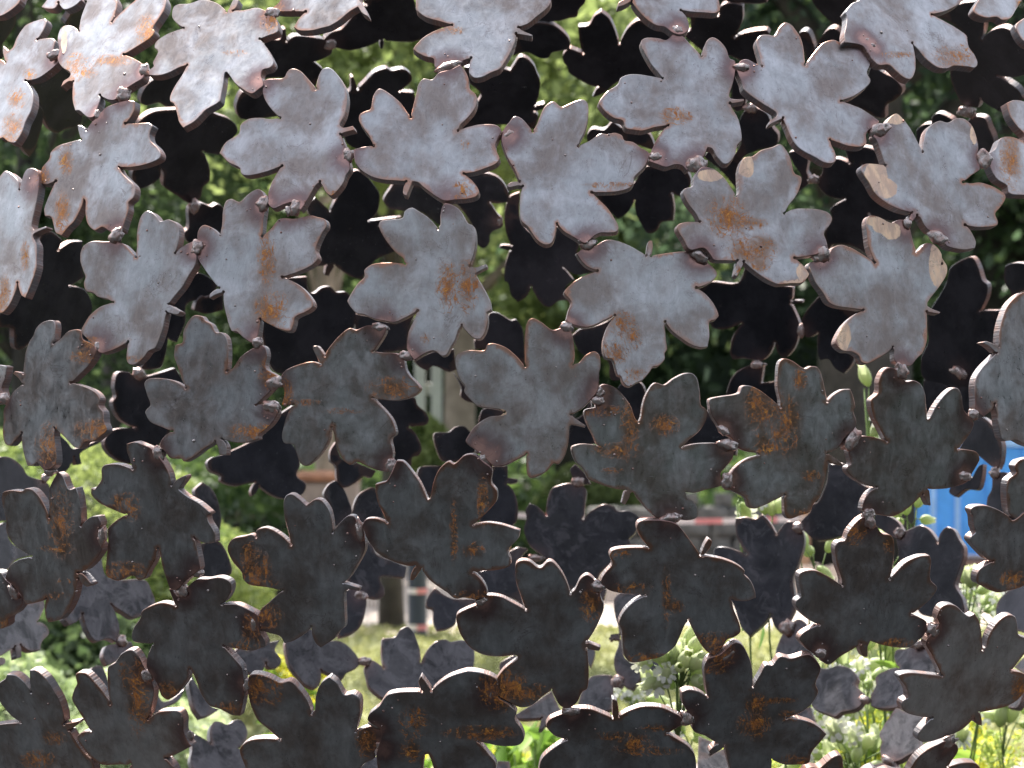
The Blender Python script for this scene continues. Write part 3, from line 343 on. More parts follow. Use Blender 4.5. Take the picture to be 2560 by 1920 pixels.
# ------------------------------------------------------------------ steel
def steel(name, inner=False):
    k = N(name)
    tc = k.n('TexCoord'); oi = k.n('ObjectInfo')
    add = k.n('VectorMath', operation='ADD'); k.l(tc.outputs['Object'], add.inputs[0])
    sc = k.n('VectorMath', operation='SCALE'); cmb = k.n('CombineXYZ')
    k.l(oi.outputs['Random'], cmb.inputs[0]); k.l(oi.outputs['Random'], cmb.inputs[1]); k.l(oi.outputs['Random'], cmb.inputs[2])
    k.l(cmb.outputs[0], sc.inputs[0]); sc.inputs['Scale'].default_value = 9.0
    k.l(sc.outputs[0], add.inputs[1]); P = add.outputs[0]
    def attr(nm):
        a = k.n('Attribute'); a.attribute_type = 'GEOMETRY'; a.attribute_name = nm; return a.outputs['Fac']
    edge, weld, rust, bare = attr('edge'), attr('weld'), attr('rust'), attr('bare')  # on back leaves rust holds the amount of pale oxide and painted light
    # stretched coordinates for the rolling and wiping streaks
    mp = k.n('Mapping'); k.l(P, mp.inputs[0]); mp.inputs['Scale'].default_value = (1.0, 1.0, .22)
    big = k.noise(P, 22, 5, .6); mid = k.noise(P, 70, 6, .7, .6); fine = k.noise(P, 420, 4, .7)
    strk = k.noise(mp.outputs[0], 130, 4, .6)
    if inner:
        base = k.mix(k.ramp(big, .35, .65), (.026, .027, .034), (.055, .054, .066))  # near-black base puts the shade inside the ball into the colour
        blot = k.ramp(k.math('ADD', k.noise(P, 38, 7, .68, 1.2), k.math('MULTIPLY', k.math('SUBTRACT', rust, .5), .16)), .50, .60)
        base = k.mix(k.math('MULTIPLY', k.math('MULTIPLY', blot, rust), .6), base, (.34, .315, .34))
    else:
        base = k.mix(k.ramp(big, .36, .64), (.41, .415, .43), (.265, .225, .21))
        base = k.mix(k.ramp(k.noise(P, 34, 5, .62, .4), .44, .72, 0, .6), base, (.58, .58, .61))
        base = k.mix(k.ramp(strk, .58, .74, 0, .22), base, (.52, .50, .53))
    base = k.mix(k.ramp(k.noise(P, 120, 6, .8), .58, .76, 0, .45), base, (.14, .11, .11))
    if inner: base = k.mix(k.math('MULTIPLY', rust, .75), base, k.mix(k.ramp(k.noise(P, 26, 7, .75, .8), .38, .62), (.045, .043, .044), (.135, .128, .130)))  # back leaves lifted towards a paler grey: light put into the colour
    # grain: rolled-in scale, pits and dull rub marks, direction different on every plate
    gm = k.n('Mapping'); k.l(P, gm.inputs[0]); gm.inputs['Scale'].default_value = (1.0, 1.0, .45)
    rotv = k.n('VectorMath', operation='SCALE'); k.l(cmb.outputs[0], rotv.inputs[0]); rotv.inputs['Scale'].default_value = 6.0
    k.l(rotv.outputs[0], gm.inputs['Rotation'])
    grain = k.noise(gm.outputs[0], 120, 9, .80, .9)
    gcol = k.ramp(grain, .30, .70, .82, 1.15)
    gv = k.n('CombineXYZ'); [k.l(gcol, gv.inputs[i]) for i in range(3)]
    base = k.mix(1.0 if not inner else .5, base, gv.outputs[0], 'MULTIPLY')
    pit = k.ramp(k.noise(P, 520, 3, .6), .665, .72)
    base = k.mix(k.math('MULTIPLY', pit, .55), base, (.09, .07, .07))
    # heat colours close to the cut edge and to the welds
    en = k.math('ADD', edge, k.math('MULTIPLY', k.math('SUBTRACT', mid, .5), 12.0))
    hp = k.ramp(k.noise(P, 16, 3, .5), .38, .62)
    tint = k.math('MULTIPLY', k.ramp(en, 0.3, 3.6, 1, 0), k.math('ADD', k.math('MULTIPLY', hp, .75), .10))
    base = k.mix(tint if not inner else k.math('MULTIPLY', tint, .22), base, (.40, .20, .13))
    wn = k.math('ADD', weld, k.math('MULTIPLY', k.math('SUBTRACT', mid, .5), 16.0))
    base = k.mix(k.ramp(wn, 7, 23, .9 if not inner else .3, 0), base, (.17, .105, .105))
    base = k.mix(k.ramp(wn, 2, 11, .85 if not inner else .25, 0), base, (.50, .29, .25))
    # rust: orange bloom broken up by noise and runs
    rn = k.noise(P, 75, 9, .85, 2.2); rl = k.noise(mp.outputs[0], 150, 7, .8, 1.2)
    rr = k.math('ADD', k.math('MULTIPLY', rn, .6), k.math('MULTIPLY', rl, .4))
    rm = k.math('ADD', k.math('MULTIPLY', rust, .26), k.math('SUBTRACT', rr, .735))
    if inner: rm = k.math('ADD', rm, -2.0)
    rmask = k.math('MULTIPLY', k.ramp(rm, -.018, .03), k.ramp(rust, .02, .25))
    vn = k.noise(P, 46, 5, .6, 3.0); vein = k.ramp(k.math('ABSOLUTE', k.math('SUBTRACT', vn, .5)),   .020, .006)
    mv = k.n('Mapping'); k.l(P, mv.inputs[0]); mv.inputs['Scale'].default_value = (1.0, 1.0, .10)
    run = k.math('MULTIPLY', k.ramp(k.noise(mv.outputs[0], 260, 3, .6), .56, .63), k.ramp(k.noise(P, 110, 5, .7), .45, .60))
    rmask = k.math('MAXIMUM', rmask, k.math('MULTIPLY', k.math('MAXIMUM', vein, run), k.ramp(rust, .22, .5, 0, 1))) if not inner else rmask
    halo = k.math('MULTIPLY', k.math('MULTIPLY', k.ramp(rust, .1, .9), k.ramp(k.noise(P, 40, 6, .7, 1), .36, .60)), .8)
    if not inner: base = k.mix(halo, base, (.25, .135, .075))
    rcol = k.mix(k.ramp(fine, .35, .65), (.56, .20, .04), (.30, .11, .04))
    rcol = k.mix(k.ramp(rn, .53, .66), rcol, (.84, .38, .07))
    base = k.mix(rmask, base, rcol)
    # ground-bright, heat-yellowed patches
    bn = k.math('ADD', bare, k.math('MULTIPLY', k.math('SUBTRACT', k.math('ADD', k.math('MULTIPLY', mid, .5), k.math('MULTIPLY', k.noise(P, 30, 4, .5), .5)), .5), 1.1))
    bm_ = k.math('MULTIPLY', k.math('MULTIPLY', k.ramp(bn, .44, .52), k.ramp(bare, .05, .25)), k.ramp(grain, .3, .55, .55, 1))
    base = k.mix(bm_, base, k.mix(k.ramp(strk, .4, .6), (.82, .58, .40), (.60, .42, .32)))
    wm = k.noise(P, 19, 6, .6, 2.5); wl = k.ramp(k.math('ABSOLUTE', k.math('SUBTRACT', wm, .52)), .014, .002)
    if not inner: base = k.mix(k.math('MULTIPLY', k.math('MULTIPLY', wl, k.ramp(k.noise(P, 30, 2, .5), .52, .64)), .45), base, (.16, .12, .115))
    # scratches
    sp = k.n('Mapping'); k.l(P, sp.inputs[0]); sp.inputs['Rotation'].default_value = (.4, .9, .5); sp.inputs['Scale'].default_value = (.08, 1, 1)
    scr = k.ramp(k.noise(sp.outputs[0], 900, 2, .5), .71, .76)
    scr = k.math('MULTIPLY', scr, k.ramp(k.noise(P, 25, 2, .5), .5, .65))
    base = k.mix(k.math('MULTIPLY', scr, .5), base, (.6, .6, .62))
    rough = k.math('ADD', k.math('ADD', k.ramp(mid, .35, .7, .29, .38), k.ramp(grain, .35, .65, -.03, .06)), k.math('MULTIPLY', rmask, .3), clamp=True)
    met = k.math('MULTIPLY', k.math('SUBTRACT', 1.0, rmask), .97 if not inner else .7)
    h = k.math('ADD', k.math('MULTIPLY', mid, .5), k.math('ADD', k.math('MULTIPLY', fine, .22), k.math('MULTIPLY', rmask, .3)))
    k.bsdf(Base_Color=base, Roughness=rough, Metallic=met, Normal=k.bump(h, .22, .001), Specular_IOR_Level=.5)
    return k.m
def steel_side():
    k = N('cut_edge_steel')
    tc = k.n('TexCoord'); P = tc.outputs['Object']
    a = k.n('Attribute'); a.attribute_type = 'GEOMETRY'; a.attribute_name = 'arc'
    kerf = k.noise(a.outputs['Fac'], .62, 3, .6, dims='1D')
    n1 = k.noise(P, 55, 4, .6)
    base = k.mix(k.ramp(n1, .38, .62), (.20, .19, .20), (.30, .18, .15))
    base = k.mix(k.ramp(kerf, .45, .7, 0, .35), base, (.40, .37, .37))
    base = k.mix(k.ramp(k.noise(P, 160, 4, .7), .6, .7, 0, .5), base, (.42, .17, .08))
    k.bsdf(Base_Color=base, Roughness=.5, Metallic=.55, Normal=k.bump(kerf, .5, .001))
    return k.m
def weld_mat():
    k = N('weld_metal'); tc = k.n('TexCoord'); P = tc.outputs['Object']
    n1 = k.noise(P, 90, 5, .6, .5); n2 = k.noise(P, 260, 4, .6)
    base = k.mix(k.ramp(n1, .4, .62), (.50, .44, .42), (.42, .24, .20))
    base = k.mix(k.ramp(n2, .56, .68, 0, .8), base, (.12, .09, .09))
    k.bsdf(Base_Color=base, Roughness=k.ramp(n1, .3, .7, .24, .5), Metallic=.8, Normal=k.bump(k.math('ADD', n1, k.math('MULTIPLY', n2, .5)), .5, .002))
    return k.m
M_OUT, M_IN, M_SIDE, M_WELD = steel('mill_scale_steel'), steel('shaded_inner_steel', True), steel_side(), weld_mat()

# ------------------------------------------------------------------ the sculpture: a ball of welded steel leaves
RAD = 0.63; THICK = 0.0072
CEN = CAM + ray(1350, 1050) * (3.0 + RAD)
def hit(x, y, far):
    d = ray(x, y); oc = CAM - CEN; b = d.dot(oc); disc = b * b - oc.length_squared + RAD * RAD
    lim = (RAD * .26) ** 2
    s = math.sqrt(max(disc, lim))
    p = CAM + d * (-b + (s if far else -s))
    n = (p - CEN).normalized()
    return p, n, d
def plane_frame(n):
    u = Vector((0, 0, 1)).cross(n)
    if u.length < .1: u = Vector((1, 0, 0))
    u.normalize(); v = n.cross(u).normalized(); return u, v
def catmull(pts):
    """closed smooth curve, kept sharp at the notches"""
    n = len(pts); P = [Vector(p[:2]) for p in pts]; out = []
    def turn(i):
        a = P[i] - P[i - 1]; b = P[(i + 1) % n] - P[i]
        if a.length < 1e-9 or b.length < 1e-9: return 0
        return abs(a.angle(b))
    sharp = [turn(i) > R(72) for i in range(n)]
    area = sum(P[i].x * P[(i + 1) % n].y - P[(i + 1) % n].x * P[i].y for i in range(n))
    for i in range(n):
        p1, p2 = P[i], P[(i + 1) % n]; L = (p2 - p1).length
        if L < 1e-9: continue
        def tan(j, q):
            a, b, c = P[j - 1], P[j], P[(j + 1) % n]
            if sharp[j]: return (q - b) if q is c or (q - c).length < 1e-9 else (b - q)
            t = (c - a)
            if t.length < 1e-9: return Vector((0, 0))
            return t.normalized() * min(L, t.length)
        t1 = (p2 - p1) if sharp[i] else tan(i, p2) * .9
        t2 = (p2 - p1) if sharp[(i + 1) % n] else tan((i + 1) % n, p1) * .9
        k = 2 if L < 6 else (3 if L < 16 else 5)
        k0 = 0
        if sharp[i] and (P[i] - P[i - 1]).length > 8 and L > 8:
            a = (P[i] - P[i - 1]).normalized(); b = (p2 - p1).normalized()
            if (a.x * b.y - a.y * b.x) * area < 0 and a.dot(b) < .1 and (a - b).length > .3:
                # the torch pierced the plate here: a small round hole ends the notch
                h = (a - b).normalized(); sg = 1 if (h.x * -a.y + h.y * a.x) > 0 else -1; rr_ = rng.uniform(2.2, 3.4); k0 = 1
                for q in range(9):
                    an = R(sg * (140 - 35 * q)); out.append(p1 + h * rr_ * .4 + Vector((h.x * math.cos(an) - h.y * math.sin(an), h.x * math.sin(an) + h.y * math.cos(an))) * rr_)
        for s in range(k0, k):
            t = s / k; t_2 = t * t; t_3 = t_2 * t
            out.append(p1 * (2*t_3 - 3*t_2 + 1) + t1 * (t_3 - 2*t_2 + t) + p2 * (-2*t_3 + 3*t_2) + t2 * (t_3 - t_2))
    return out
def edge_dist(P, poly):
    """distance of every row of P to the closed outline"""
    A = np.array([tuple(q) for q in poly]); B = np.roll(A, -1, 0); AB = B - A; L = np.maximum((AB ** 2).sum(1), 1e-14)
    t = np.clip(((P[:, None] - A[None]) * AB[None]).sum(2) / L, 0, 1)
    return np.sqrt(((P[:, None] - A[None] - AB[None] * t[..., None]) ** 2).sum(2)).min(1)
def inside(P, poly):
    A = np.array([tuple(q) for q in poly]); B = np.roll(A, -1, 0)
    x, y = P[:, 0][:, None], P[:, 1][:, None]
    c = ((A[:, 1] > y) != (B[:, 1] > y)) & (x < (B[:, 0] - A[:, 0]) * (y - A[:, 1]) / np.where(B[:, 1] == A[:, 1], 1e-12, B[:, 1] - A[:, 1]) + A[:, 0])
    return (c.sum(1) % 2) == 1
def plate(poly, origin, u, v, n, back, step=.0075, marks=None):
    """poly: outline in metres in the plane (u, v); the plate is THICK deep along 'back'.
    marks(point3d) -> (weld distance mm, rust, bare)"""
    # clean: drop points closer than .35 mm
    q = [poly[0]]
    for p in poly[1:]:
        if (p - q[-1]).length > .00035: q.append(p)
    if (q[0] - q[-1]).length < .00035: q.pop()
    poly = q; m = len(poly)
    area = sum(poly[i].x * poly[(i + 1) % m].y - poly[(i + 1) % m].x * poly[i].y for i in range(m))
    if area < 0: poly = poly[::-1]
    # rim bevel: the front face starts a hair inside the outline
    ins = []
    for i in range(m):
        a = (poly[i] - poly[i - 1]).normalized(); b = (poly[(i + 1) % m] - poly[i]).normalized()
        t = a + b
        if t.length < .3: ins.append(poly[i].copy()); continue
        t.normalize(); ins.append(poly[i] + Vector((-t.y, t.x)) * .00045)
    pts = list(ins)
    pa = np.array([tuple(p) for p in poly]); lo, hi = pa.min(0), pa.max(0)
    gy, gx = np.meshgrid(np.arange(lo[1] + step * .5, hi[1], step * .87), np.arange(lo[0], hi[0], step), indexing='ij')
    gx = gx + (np.arange(gx.shape[0]) % 2)[:, None] * step * .5
    G = np.stack([gx.ravel(), gy.ravel()], 1)
    G = G[inside(G, poly)]
    if len(G): G = G[edge_dist(G, poly) > step * .38]
    pts += [Vector(g) for g in G]
    try:
        co, _, fs, *_ = delaunay_2d_cdt([tuple(p) for p in pts], [(i, (i + 1) % m) for i in range(m)], [], 1, 1e-7)
    except Exception:
        co, fs = pts, [list(range(m))]
    co = [Vector(c) for c in co]
    verts = []; faces = []; mi = []; P2 = []; AR = []
    def P3(p, d): return origin + u * p.x + v * p.y + back * d
    front_sign = 1 if n.dot(u.cross(v)) > 0 else -1
    flip = (back.dot(u.cross(v)) > 0)          # the seen face looks along -back
    def push(p, d, arc=0.0):
        w3 = P3(p, d)
        verts.append(w3 - origin); P2.append(tuple(p)); AR.append(arc)
        return len(verts) - 1
    top = [push(c, 0) for c in co]
    for f in fs:
        f = [top[i] for i in f]
        faces.append(tuple(f[::-1]) if flip else tuple(f)); mi.append(0)
    # rim, side and back
    arc = 0.0; arcs = []
    for i in range(m): arcs.append(arc); arc += (poly[(i + 1) % m] - poly[i]).length * 1000
    r0 = [push(ins[i], 0, arcs[i]) for i in range(m)]
    r1 = [push(poly[i], .00045, arcs[i]) for i in range(m)]
    r1b = [push(poly[i], .00045, arcs[i]) for i in range(m)]
    r2 = [push(poly[i], THICK, arcs[i]) for i in range(m)]
    for A, B, mt in ((r0, r1, 0), (r1b, r2, 1)):
        for i in range(m):
            j = (i + 1) % m
            f = (A[i], B[i], B[j], A[j])
            faces.append(f if not flip else f[::-1]); mi.append(mt)
    # back face reuses the triangulation
    bot = [push(c, THICK) for c in co]
    for f in fs:
        f = [bot[i] for i in f]
        faces.append(tuple(f) if flip else tuple(f[::-1])); mi.append(2)
    E = edge_dist(np.array(P2), poly) * 1000
    W3 = np.array([tuple(v + origin) for v in verts])
    W, RU, BA = marks(W3) if marks else (np.full(len(E), 99.0), E * 0, E * 0)
    me = bpy.data.meshes.new('steel_leaf'); me.from_pydata([tuple(a) for a in verts], [], faces)
    me.polygons.foreach_set('material_index', mi)
    me.polygons.foreach_set('use_smooth', [True] * len(faces))
    for nm, arr in (('edge', E), ('weld', W), ('rust', RU), ('bare', BA), ('arc', AR)):
        at_ = me.attributes.new(nm, 'FLOAT', 'POINT'); at_.data.foreach_set('value', arr)
    me.update()
    return me

welds_f = allpts(WELD_FRONT); welds_r = allpts(WELD_REAR); rusts = allpts(RUST); bares = allpts(BARE)
wpos_f = [hit(a[0], a[1], False)[0] for a in welds_f]
wpos_r = [hit(a[0], a[1], True)[0] for a in welds_r]
def to_px(p):
    d = p - CAM; z = d.dot(fwd); return 1280 + d.x / z * FPX, 960 - d.dot(upv) / z * FPX
LIT_PALE = [0.0]      # how much pale oxide and painted light a back leaf gets
def marker(front):
    wp = np.array([tuple(q) for q in (wpos_f if front else wpos_r)]); ra = np.array(rusts); ba_ = np.array(bares); c = np.array(CAM)
    F_, U_ = np.array(fwd), np.array(upv)
    def f(P):
        wd = np.sqrt(((P[:, None] - wp[None]) ** 2).sum(2)).min(1) * 1000
        if not front: return wd, wd * 0 + LIT_PALE[0], wd * 0  # back leaves: painted paleness goes into the rust channel
        d = P - c; z = d @ F_; X = 1280 + d[:, 0] / z * FPX; Y = 960 - (d @ U_) / z * FPX
        def g(a, k):
            q = ((X[:, None] - a[:, 0]) / (a[:, 2] * TS)) ** 2 + ((Y[:, None] - a[:, 1]) / (a[:, 3] * TS)) ** 2
            return np.exp(-np.minimum(q, 30) * k).max(1)
        return wd, g(ra, .8), g(ba_, .7)
    return f
ball = empty('leaf_ball_sculpture', (CEN.x, CEN.y, CEN.z - RAD),
             'openwork ball of thick dark steel maple leaves welded tip to tip, some rusting orange', 'sculpture')
base_shift = Vector((CEN.x, CEN.y, CEN.z - RAD))
centres = []
def leaf_from_pixels(pts, front, label=None):
    cx = sum(p[0] for p in pts) / len(pts); cy = sum(p[1] for p in pts) / len(pts)
    q, n, d = hit(cx, cy, not front)
    LIT_PALE[0] = (rng.uniform(.75, 1.1) if cy > 1560 or (cx < 420 and cy > 1420) else rng.uniform(.15, .4) if cy > 1250 else .02)  # lower back leaves painted paler, standing in for light falling on them
    centres.append(n.copy())
    # every plate was held by hand: a few degrees of tilt
    n = (n + Vector((rng.uniform(-1, 1), rng.uniform(-1, 1), rng.uniform(-1, 1))) * .032).normalized()
    c = abs(n.dot(d)); lim = math.cos(R(58))
    if c < lim:
        s = -1 if n.dot(d) < 0 else 1
        perp = (n - d * n.dot(d)).normalized(); n = (d * s * lim + perp * math.sin(R(58))).normalized()
    q = q + n * rng.uniform(-.003, .003)
    u, v = plane_frame(n)
    sm = catmull(pts); poly = []
    for p in sm:
        r = ray(p.x, p.y); t = (q - CAM).dot(n) / r.dot(n); w3 = CAM + r * t - q
        poly.append(Vector((w3.dot(u), w3.dot(v))))
    back = -n if front else n
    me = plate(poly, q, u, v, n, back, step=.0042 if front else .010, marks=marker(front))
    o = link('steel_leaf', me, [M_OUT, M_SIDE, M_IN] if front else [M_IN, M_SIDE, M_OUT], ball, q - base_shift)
    if label: o['label'] = label
    return o, poly
LAB = {1: 'upper left steel leaf with an orange rust bloom on its left lobe', 23: 'pale steel leaf with spreading orange rust and ground-bright tips',
       24: 'pale steel leaf with a golden ground-bright left lobe', 25: 'pale steel leaf with golden ground-bright tip and right edge',
       32: 'dark steel leaf freckled with many small rust spots', 41: 'very dark leaf with orange rust on its lower left lobe', 21: 'steel leaf with rows of thin vertical rust runs'}
front_polys = []
for i, pts in enumerate(lines(FRONT)):
    o, poly = leaf_from_pixels(pts, True, LAB.get(i)); front_polys.append(poly)
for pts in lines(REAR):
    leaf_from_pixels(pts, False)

# the rest of the ball, outside the picture, from one shared leaf
tpl = front_polys[4]; mx = sum((p.x for p in tpl)) / len(tpl); my = sum((p.y for p in tpl)) / len(tpl)
tpl = [Vector((p.x - mx, p.y - my)) * 1.06 for p in tpl][::2]
Zv, Xv, Yv = Vector((0, 0, 1)), Vector((1, 0, 0)), Vector((0, 1, 0))
tme = plate(tpl, Vector((0, 0, 0)), Xv, Yv, Zv, -Zv, step=.014)
nfill = 0
NT = 330; ga = math.pi * (3 - math.sqrt(5))
seen = list(centres)
for i in range(NT):
    z = 1 - 2 * (i + .5) / NT; r = math.sqrt(1 - z * z); n = Vector((math.cos(ga * i) * r, math.sin(ga * i) * r, z))
    p = CEN + n * RAD; x, y = to_px(p)
    if -110 < x < 2670 and -110 < y < 2030: continue
    if min((n - c).length for c in seen) < .105 or n.z > .80: continue      # the ball is open at the very top
    u, v = plane_frame(n); a = rng.uniform(0, 6.28)
    rot = Matrix((u, v, n)).transposed() @ Matrix.Rotation(a, 3, 'Z')
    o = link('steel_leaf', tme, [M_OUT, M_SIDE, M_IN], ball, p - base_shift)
    o.rotation_mode = 'QUATERNION'; o.rotation_quaternion = rot.to_quaternion(); nfill += 1
print('leaves', len(lines(FRONT)), len(lines(REAR)), nfill)

# weld beads
def bead(seed, ax, ay):
    bm = bmesh.new(); bmesh.ops.create_icosphere(bm, subdivisions=3, radius=1)
    for vv in bm.verts:
        p = vv.co.normalized()
        k = 1 + .46 * noise.noise(p * 1.5 + Vector((seed * 3.1, seed, 0))) + .13 * noise.noise(p * 4.2 + Vector((seed, 7, seed)))
        k += .05 * math.sin((p.x if ax > ay else p.y) * 9 + seed)
        vv.co = Vector((p.x * ax, p.y * ay, p.z * .5 * (ax * ay) ** .5)) * k
    me = bpy.data.meshes.new('weld_bead'); bm.to_mesh(me); bm.free()
    me.polygons.foreach_set('use_smooth', [True] * len(me.polygons)); return me
for far, wl in ((False, welds_f), (True, welds_r)):
    for i, a in enumerate(wl):
        p, n, d = hit(a[0], a[1], far)
        dist = (p - CAM).length; s = TS / FPX * dist * .98
        me = bead(i + (200 if far else 0) + .37, a[2] * s, a[3] * s)
        nn = -d * .6 + (n if not far else -n) * .4; nn.normalize()
        u = Vector((1, 0, 0)); v = nn.cross(u).normalized(); u = v.cross(nn).normalized()
        if v.z < 0: v = -v; u = -u
        rot = Matrix((u, v, u.cross(v))).transposed() @ Matrix.Rotation(-R(a[4]), 3, 'Z')
        o = link('weld_bead', me, M_WELD, ball, p - base_shift + (n if not far else -n) * .0005)
        o.rotation_mode = 'QUATERNION'; o.rotation_quaternion = rot.to_quaternion()
# spatter: pin-head steel balls thrown on the plates around the welds
sv, sf = [], []
ico = bmesh.new(); bmesh.ops.create_icosphere(ico, subdivisions=1, radius=1)
iv = [v.co.copy() for v in ico.verts]; ifc = [tuple(v.index for v in f.verts) for f in ico.faces]; ico.free()
dg = bpy.context.evaluated_depsgraph_get(); dg.update()
for k in range(420):
    a = welds_f[rng.randrange(len(welds_f))] if rng.random() < .6 else (rng.uniform(0, 2560), rng.uniform(0, 1920))
    x = a[0] + rng.gauss(0, 34); y = a[1] + rng.gauss(0, 30); d = ray(x, y)
    ok, loc, nor, idx, ob, mt = SC.ray_cast(dg, CAM, d)
    if not ok or ob.name.split('.')[0] != 'steel_leaf' or (loc - CAM).length > 3.4 or abs(nor.dot(d)) < .3: continue
    r = rng.uniform(.0004, .0011) * (1 if rng.random() < .85 else 1.5); b = len(sv)
    for q in iv: sv.append(loc + q * r - base_shift)
    for f in ifc: sf.append(tuple(j + b for j in f))
sp = link('weld_spatter', mesh('weld_spatter', sv, sf, True), M_WELD, ball); sp['kind'] = 'stuff'

# ------------------------------------------------------------------ surroundings
nr = np.random.default_rng(5)
def simple(name, col, rough=.7, metallic=0.0, var=.25, scale=20, bump=.2, dist=.003, spec=.5):
    k = N(name); tc = k.n('TexCoord'); P = tc.outputs['Object']
    a = k.noise(P, scale, 6, .6); b = k.noise(P, scale * 7, 4, .65)
    lo = tuple(c * (1 - var) for c in col); hi = tuple(min(1, c * (1 + var)) for c in col)
    base = k.mix(k.ramp(a, .35, .65), lo, hi)
    base = k.mix(k.ramp(b, .5, .7, 0, .35), base, tuple(c * .6 for c in col))
    k.bsdf(Base_Color=base, Roughness=rough, Metallic=metallic, Normal=k.bump(k.math('ADD', a, b), bump, dist), Specular_IOR_Level=spec)
    return k.m
def leafmat(name, c0, c1, trans=.5, rough=.45):
    """two leaf colours mixed by a per-leaf tone; thin leaves let light through"""
    k = N(name); a = k.n('Attribute'); a.attribute_name = 'tone'
    base = k.mix(a.outputs['Fac'], c0, c1)
    d = k.n('BsdfPrincipled'); k.set(d, Base_Color=base, Roughness=rough, Specular_IOR_Level=.35)
    t = k.n('BsdfTranslucent'); k.l(k.mix(.5, base, (1.0, 1.0, .6), 'MULTIPLY'), t.inputs[0])
    m = k.n('MixShader'); m.inputs[0].default_value = trans
    k.l(d.outputs[0], m.inputs[1]); k.l(t.outputs[0], m.inputs[2]); k.l(m.outputs[0], k.out.inputs[0])
    return k.m
def leaf_mesh(name, P, size, flat=.0, tone=None, asp=.55):
    """many separate pointed leaves, centred on the rows of P; each a folded pair of triangles"""
    n = len(P)
    d = nr.normal(size=(n, 3)); d /= np.linalg.norm(d, axis=1)[:, None]
    s = nr.normal(size=(n, 3)); s[:, 2] *= (1 - flat); d[:, 2] *= (1 - flat)
    d /= np.linalg.norm(d, axis=1)[:, None]
    s -= d * (s * d).sum(1)[:, None]; s /= np.linalg.norm(s, axis=1)[:, None]
    up = np.cross(d, s)
    L = (size * nr.uniform(.55, 1.3, n))[:, None]
    V = np.empty((n, 6, 3))
    V[:, 0] = P - d * L * .5
    V[:, 1] = P - d * L * .12 + s * L * asp * .5 + up * L * .10
    V[:, 2] = P + d * L * .22 + s * L * asp * .42 + up * L * .08
    V[:, 3] = P + d * L * .5
    V[:, 4] = P + d * L * .22 - s * L * asp * .42 + up * L * .08
    V[:, 5] = P - d * L * .12 - s * L * asp * .5 + up * L * .10
    me = bpy.data.meshes.new(name)
    me.vertices.add(n * 6); me.vertices.foreach_set('co', V.reshape(-1))
    me.loops.add(n * 8); me.polygons.add(n * 2)
    idx = (np.arange(n)[:, None] * 6 + np.array([0, 1, 2, 3, 0, 3, 4, 5])).reshape(-1)
    me.loops.foreach_set('vertex_index', idx)
    me.polygons.foreach_set('loop_start', np.arange(n * 2) * 4)
    me.update(calc_edges=True); me.validate()
    if tone is None: tone = nr.uniform(0, 1, n)
    t = me.attributes.new('tone', 'FLOAT', 'POINT'); t.data.foreach_set('value', np.repeat(np.clip(tone, 0, 1), 6))
    return me
def clumped(center, rad, n, clumps, spread, shell=.55):
    c = nr.normal(size=(clumps, 3)); c /= np.linalg.norm(c, axis=1)[:, None]
    c *= (shell + (1 - shell) * nr.uniform(0, 1, clumps))[:, None]
    c = c * np.array(rad) + np.array(center)
    w = nr.dirichlet(np.ones(clumps) * 1.2); k = nr.choice(clumps, n, p=w)
    sp = spread * nr.uniform(.5, 1.4, clumps)
    P = c[k] + nr.normal(size=(n, 3)) * sp[k][:, None] * np.array([1, 1, .62])
    tone = nr.uniform(0, 1, clumps)[k] * .6 + nr.uniform(0, 1, n) * .4
    return P, tone, c
def tube(pts, radii, sides=8):
    v = []; f = []
    for i, p in enumerate(pts):
        a = (pts[min(i + 1, len(pts) - 1)] - pts[max(i - 1, 0)])
        a = a.normalized() if a.length > 1e-9 else Vector((0, 0, 1))
        x = a.cross(Vector((0.3, 1, .1))).normalized(); y = a.cross(x)
        for k in range(sides):
            t = 2 * math.pi * k / sides; v.append(p + (x * math.cos(t) + y * math.sin(t)) * radii[i])
    for i in range(len(pts) - 1):
        for k in range(sides):
            j = (k + 1) % sides; f.append((i * sides + k, i * sides + j, (i + 1) * sides + j, (i + 1) * sides + k))
    f.append(tuple(range(sides))[::-1]); f.append(tuple((len(pts) - 1) * sides + k for k in range(sides)))
    return v, f
def tubes(name, lst, sides=8):
    V = []; F = []
    for pts, rad in lst:
        v, f = tube(pts, rad, sides); b = len(V); V += v; F += [tuple(i + b for i in q) for q in f]
    return mesh(name, V, F, True)
def rock_box(sx, sy, sz, seed, n=2, amp=.12):
    bm = bmesh.new(); bmesh.ops.create_cube(bm, size=1)
    bmesh.ops.subdivide_edges(bm, edges=bm.edges[:], cuts=n, use_grid_fill=True)
    for v in bm.verts:
        c = v.co; r = c.copy(); L = max(abs(c.x), abs(c.y), abs(c.z)) / max(c.length, 1e-6)
        r = c * (.72 + .28 * L * 1.25)
        r *= 1 + amp * noise.noise(c * 2.2 + Vector((seed, seed * .7, 3)))
        v.co = Vector((r.x * sx, r.y * sy, r.z * sz))
    me = bpy.data.meshes.new('stone'); bm.to_mesh(me); bm.free(); return me
def boxmesh(name, x0, x1, y0, y1, z0, z1, bev=.004):
    bm = bmesh.new(); bmesh.ops.create_cube(bm, size=1)
    for v in bm.verts: v.co = Vector(((x0 + x1) / 2 + v.co.x * (x1 - x0), (y0 + y1) / 2 + v.co.y * (y1 - y0), (z0 + z1) / 2 + v.co.z * (z1 - z0)))
    if bev: bmesh.ops.bevel(bm, geom=bm.edges[:], offset=bev, segments=2, affect='EDGES', profile=.5)
    me = bpy.data.meshes.new(name); bm.to_mesh(me); bm.free(); return me

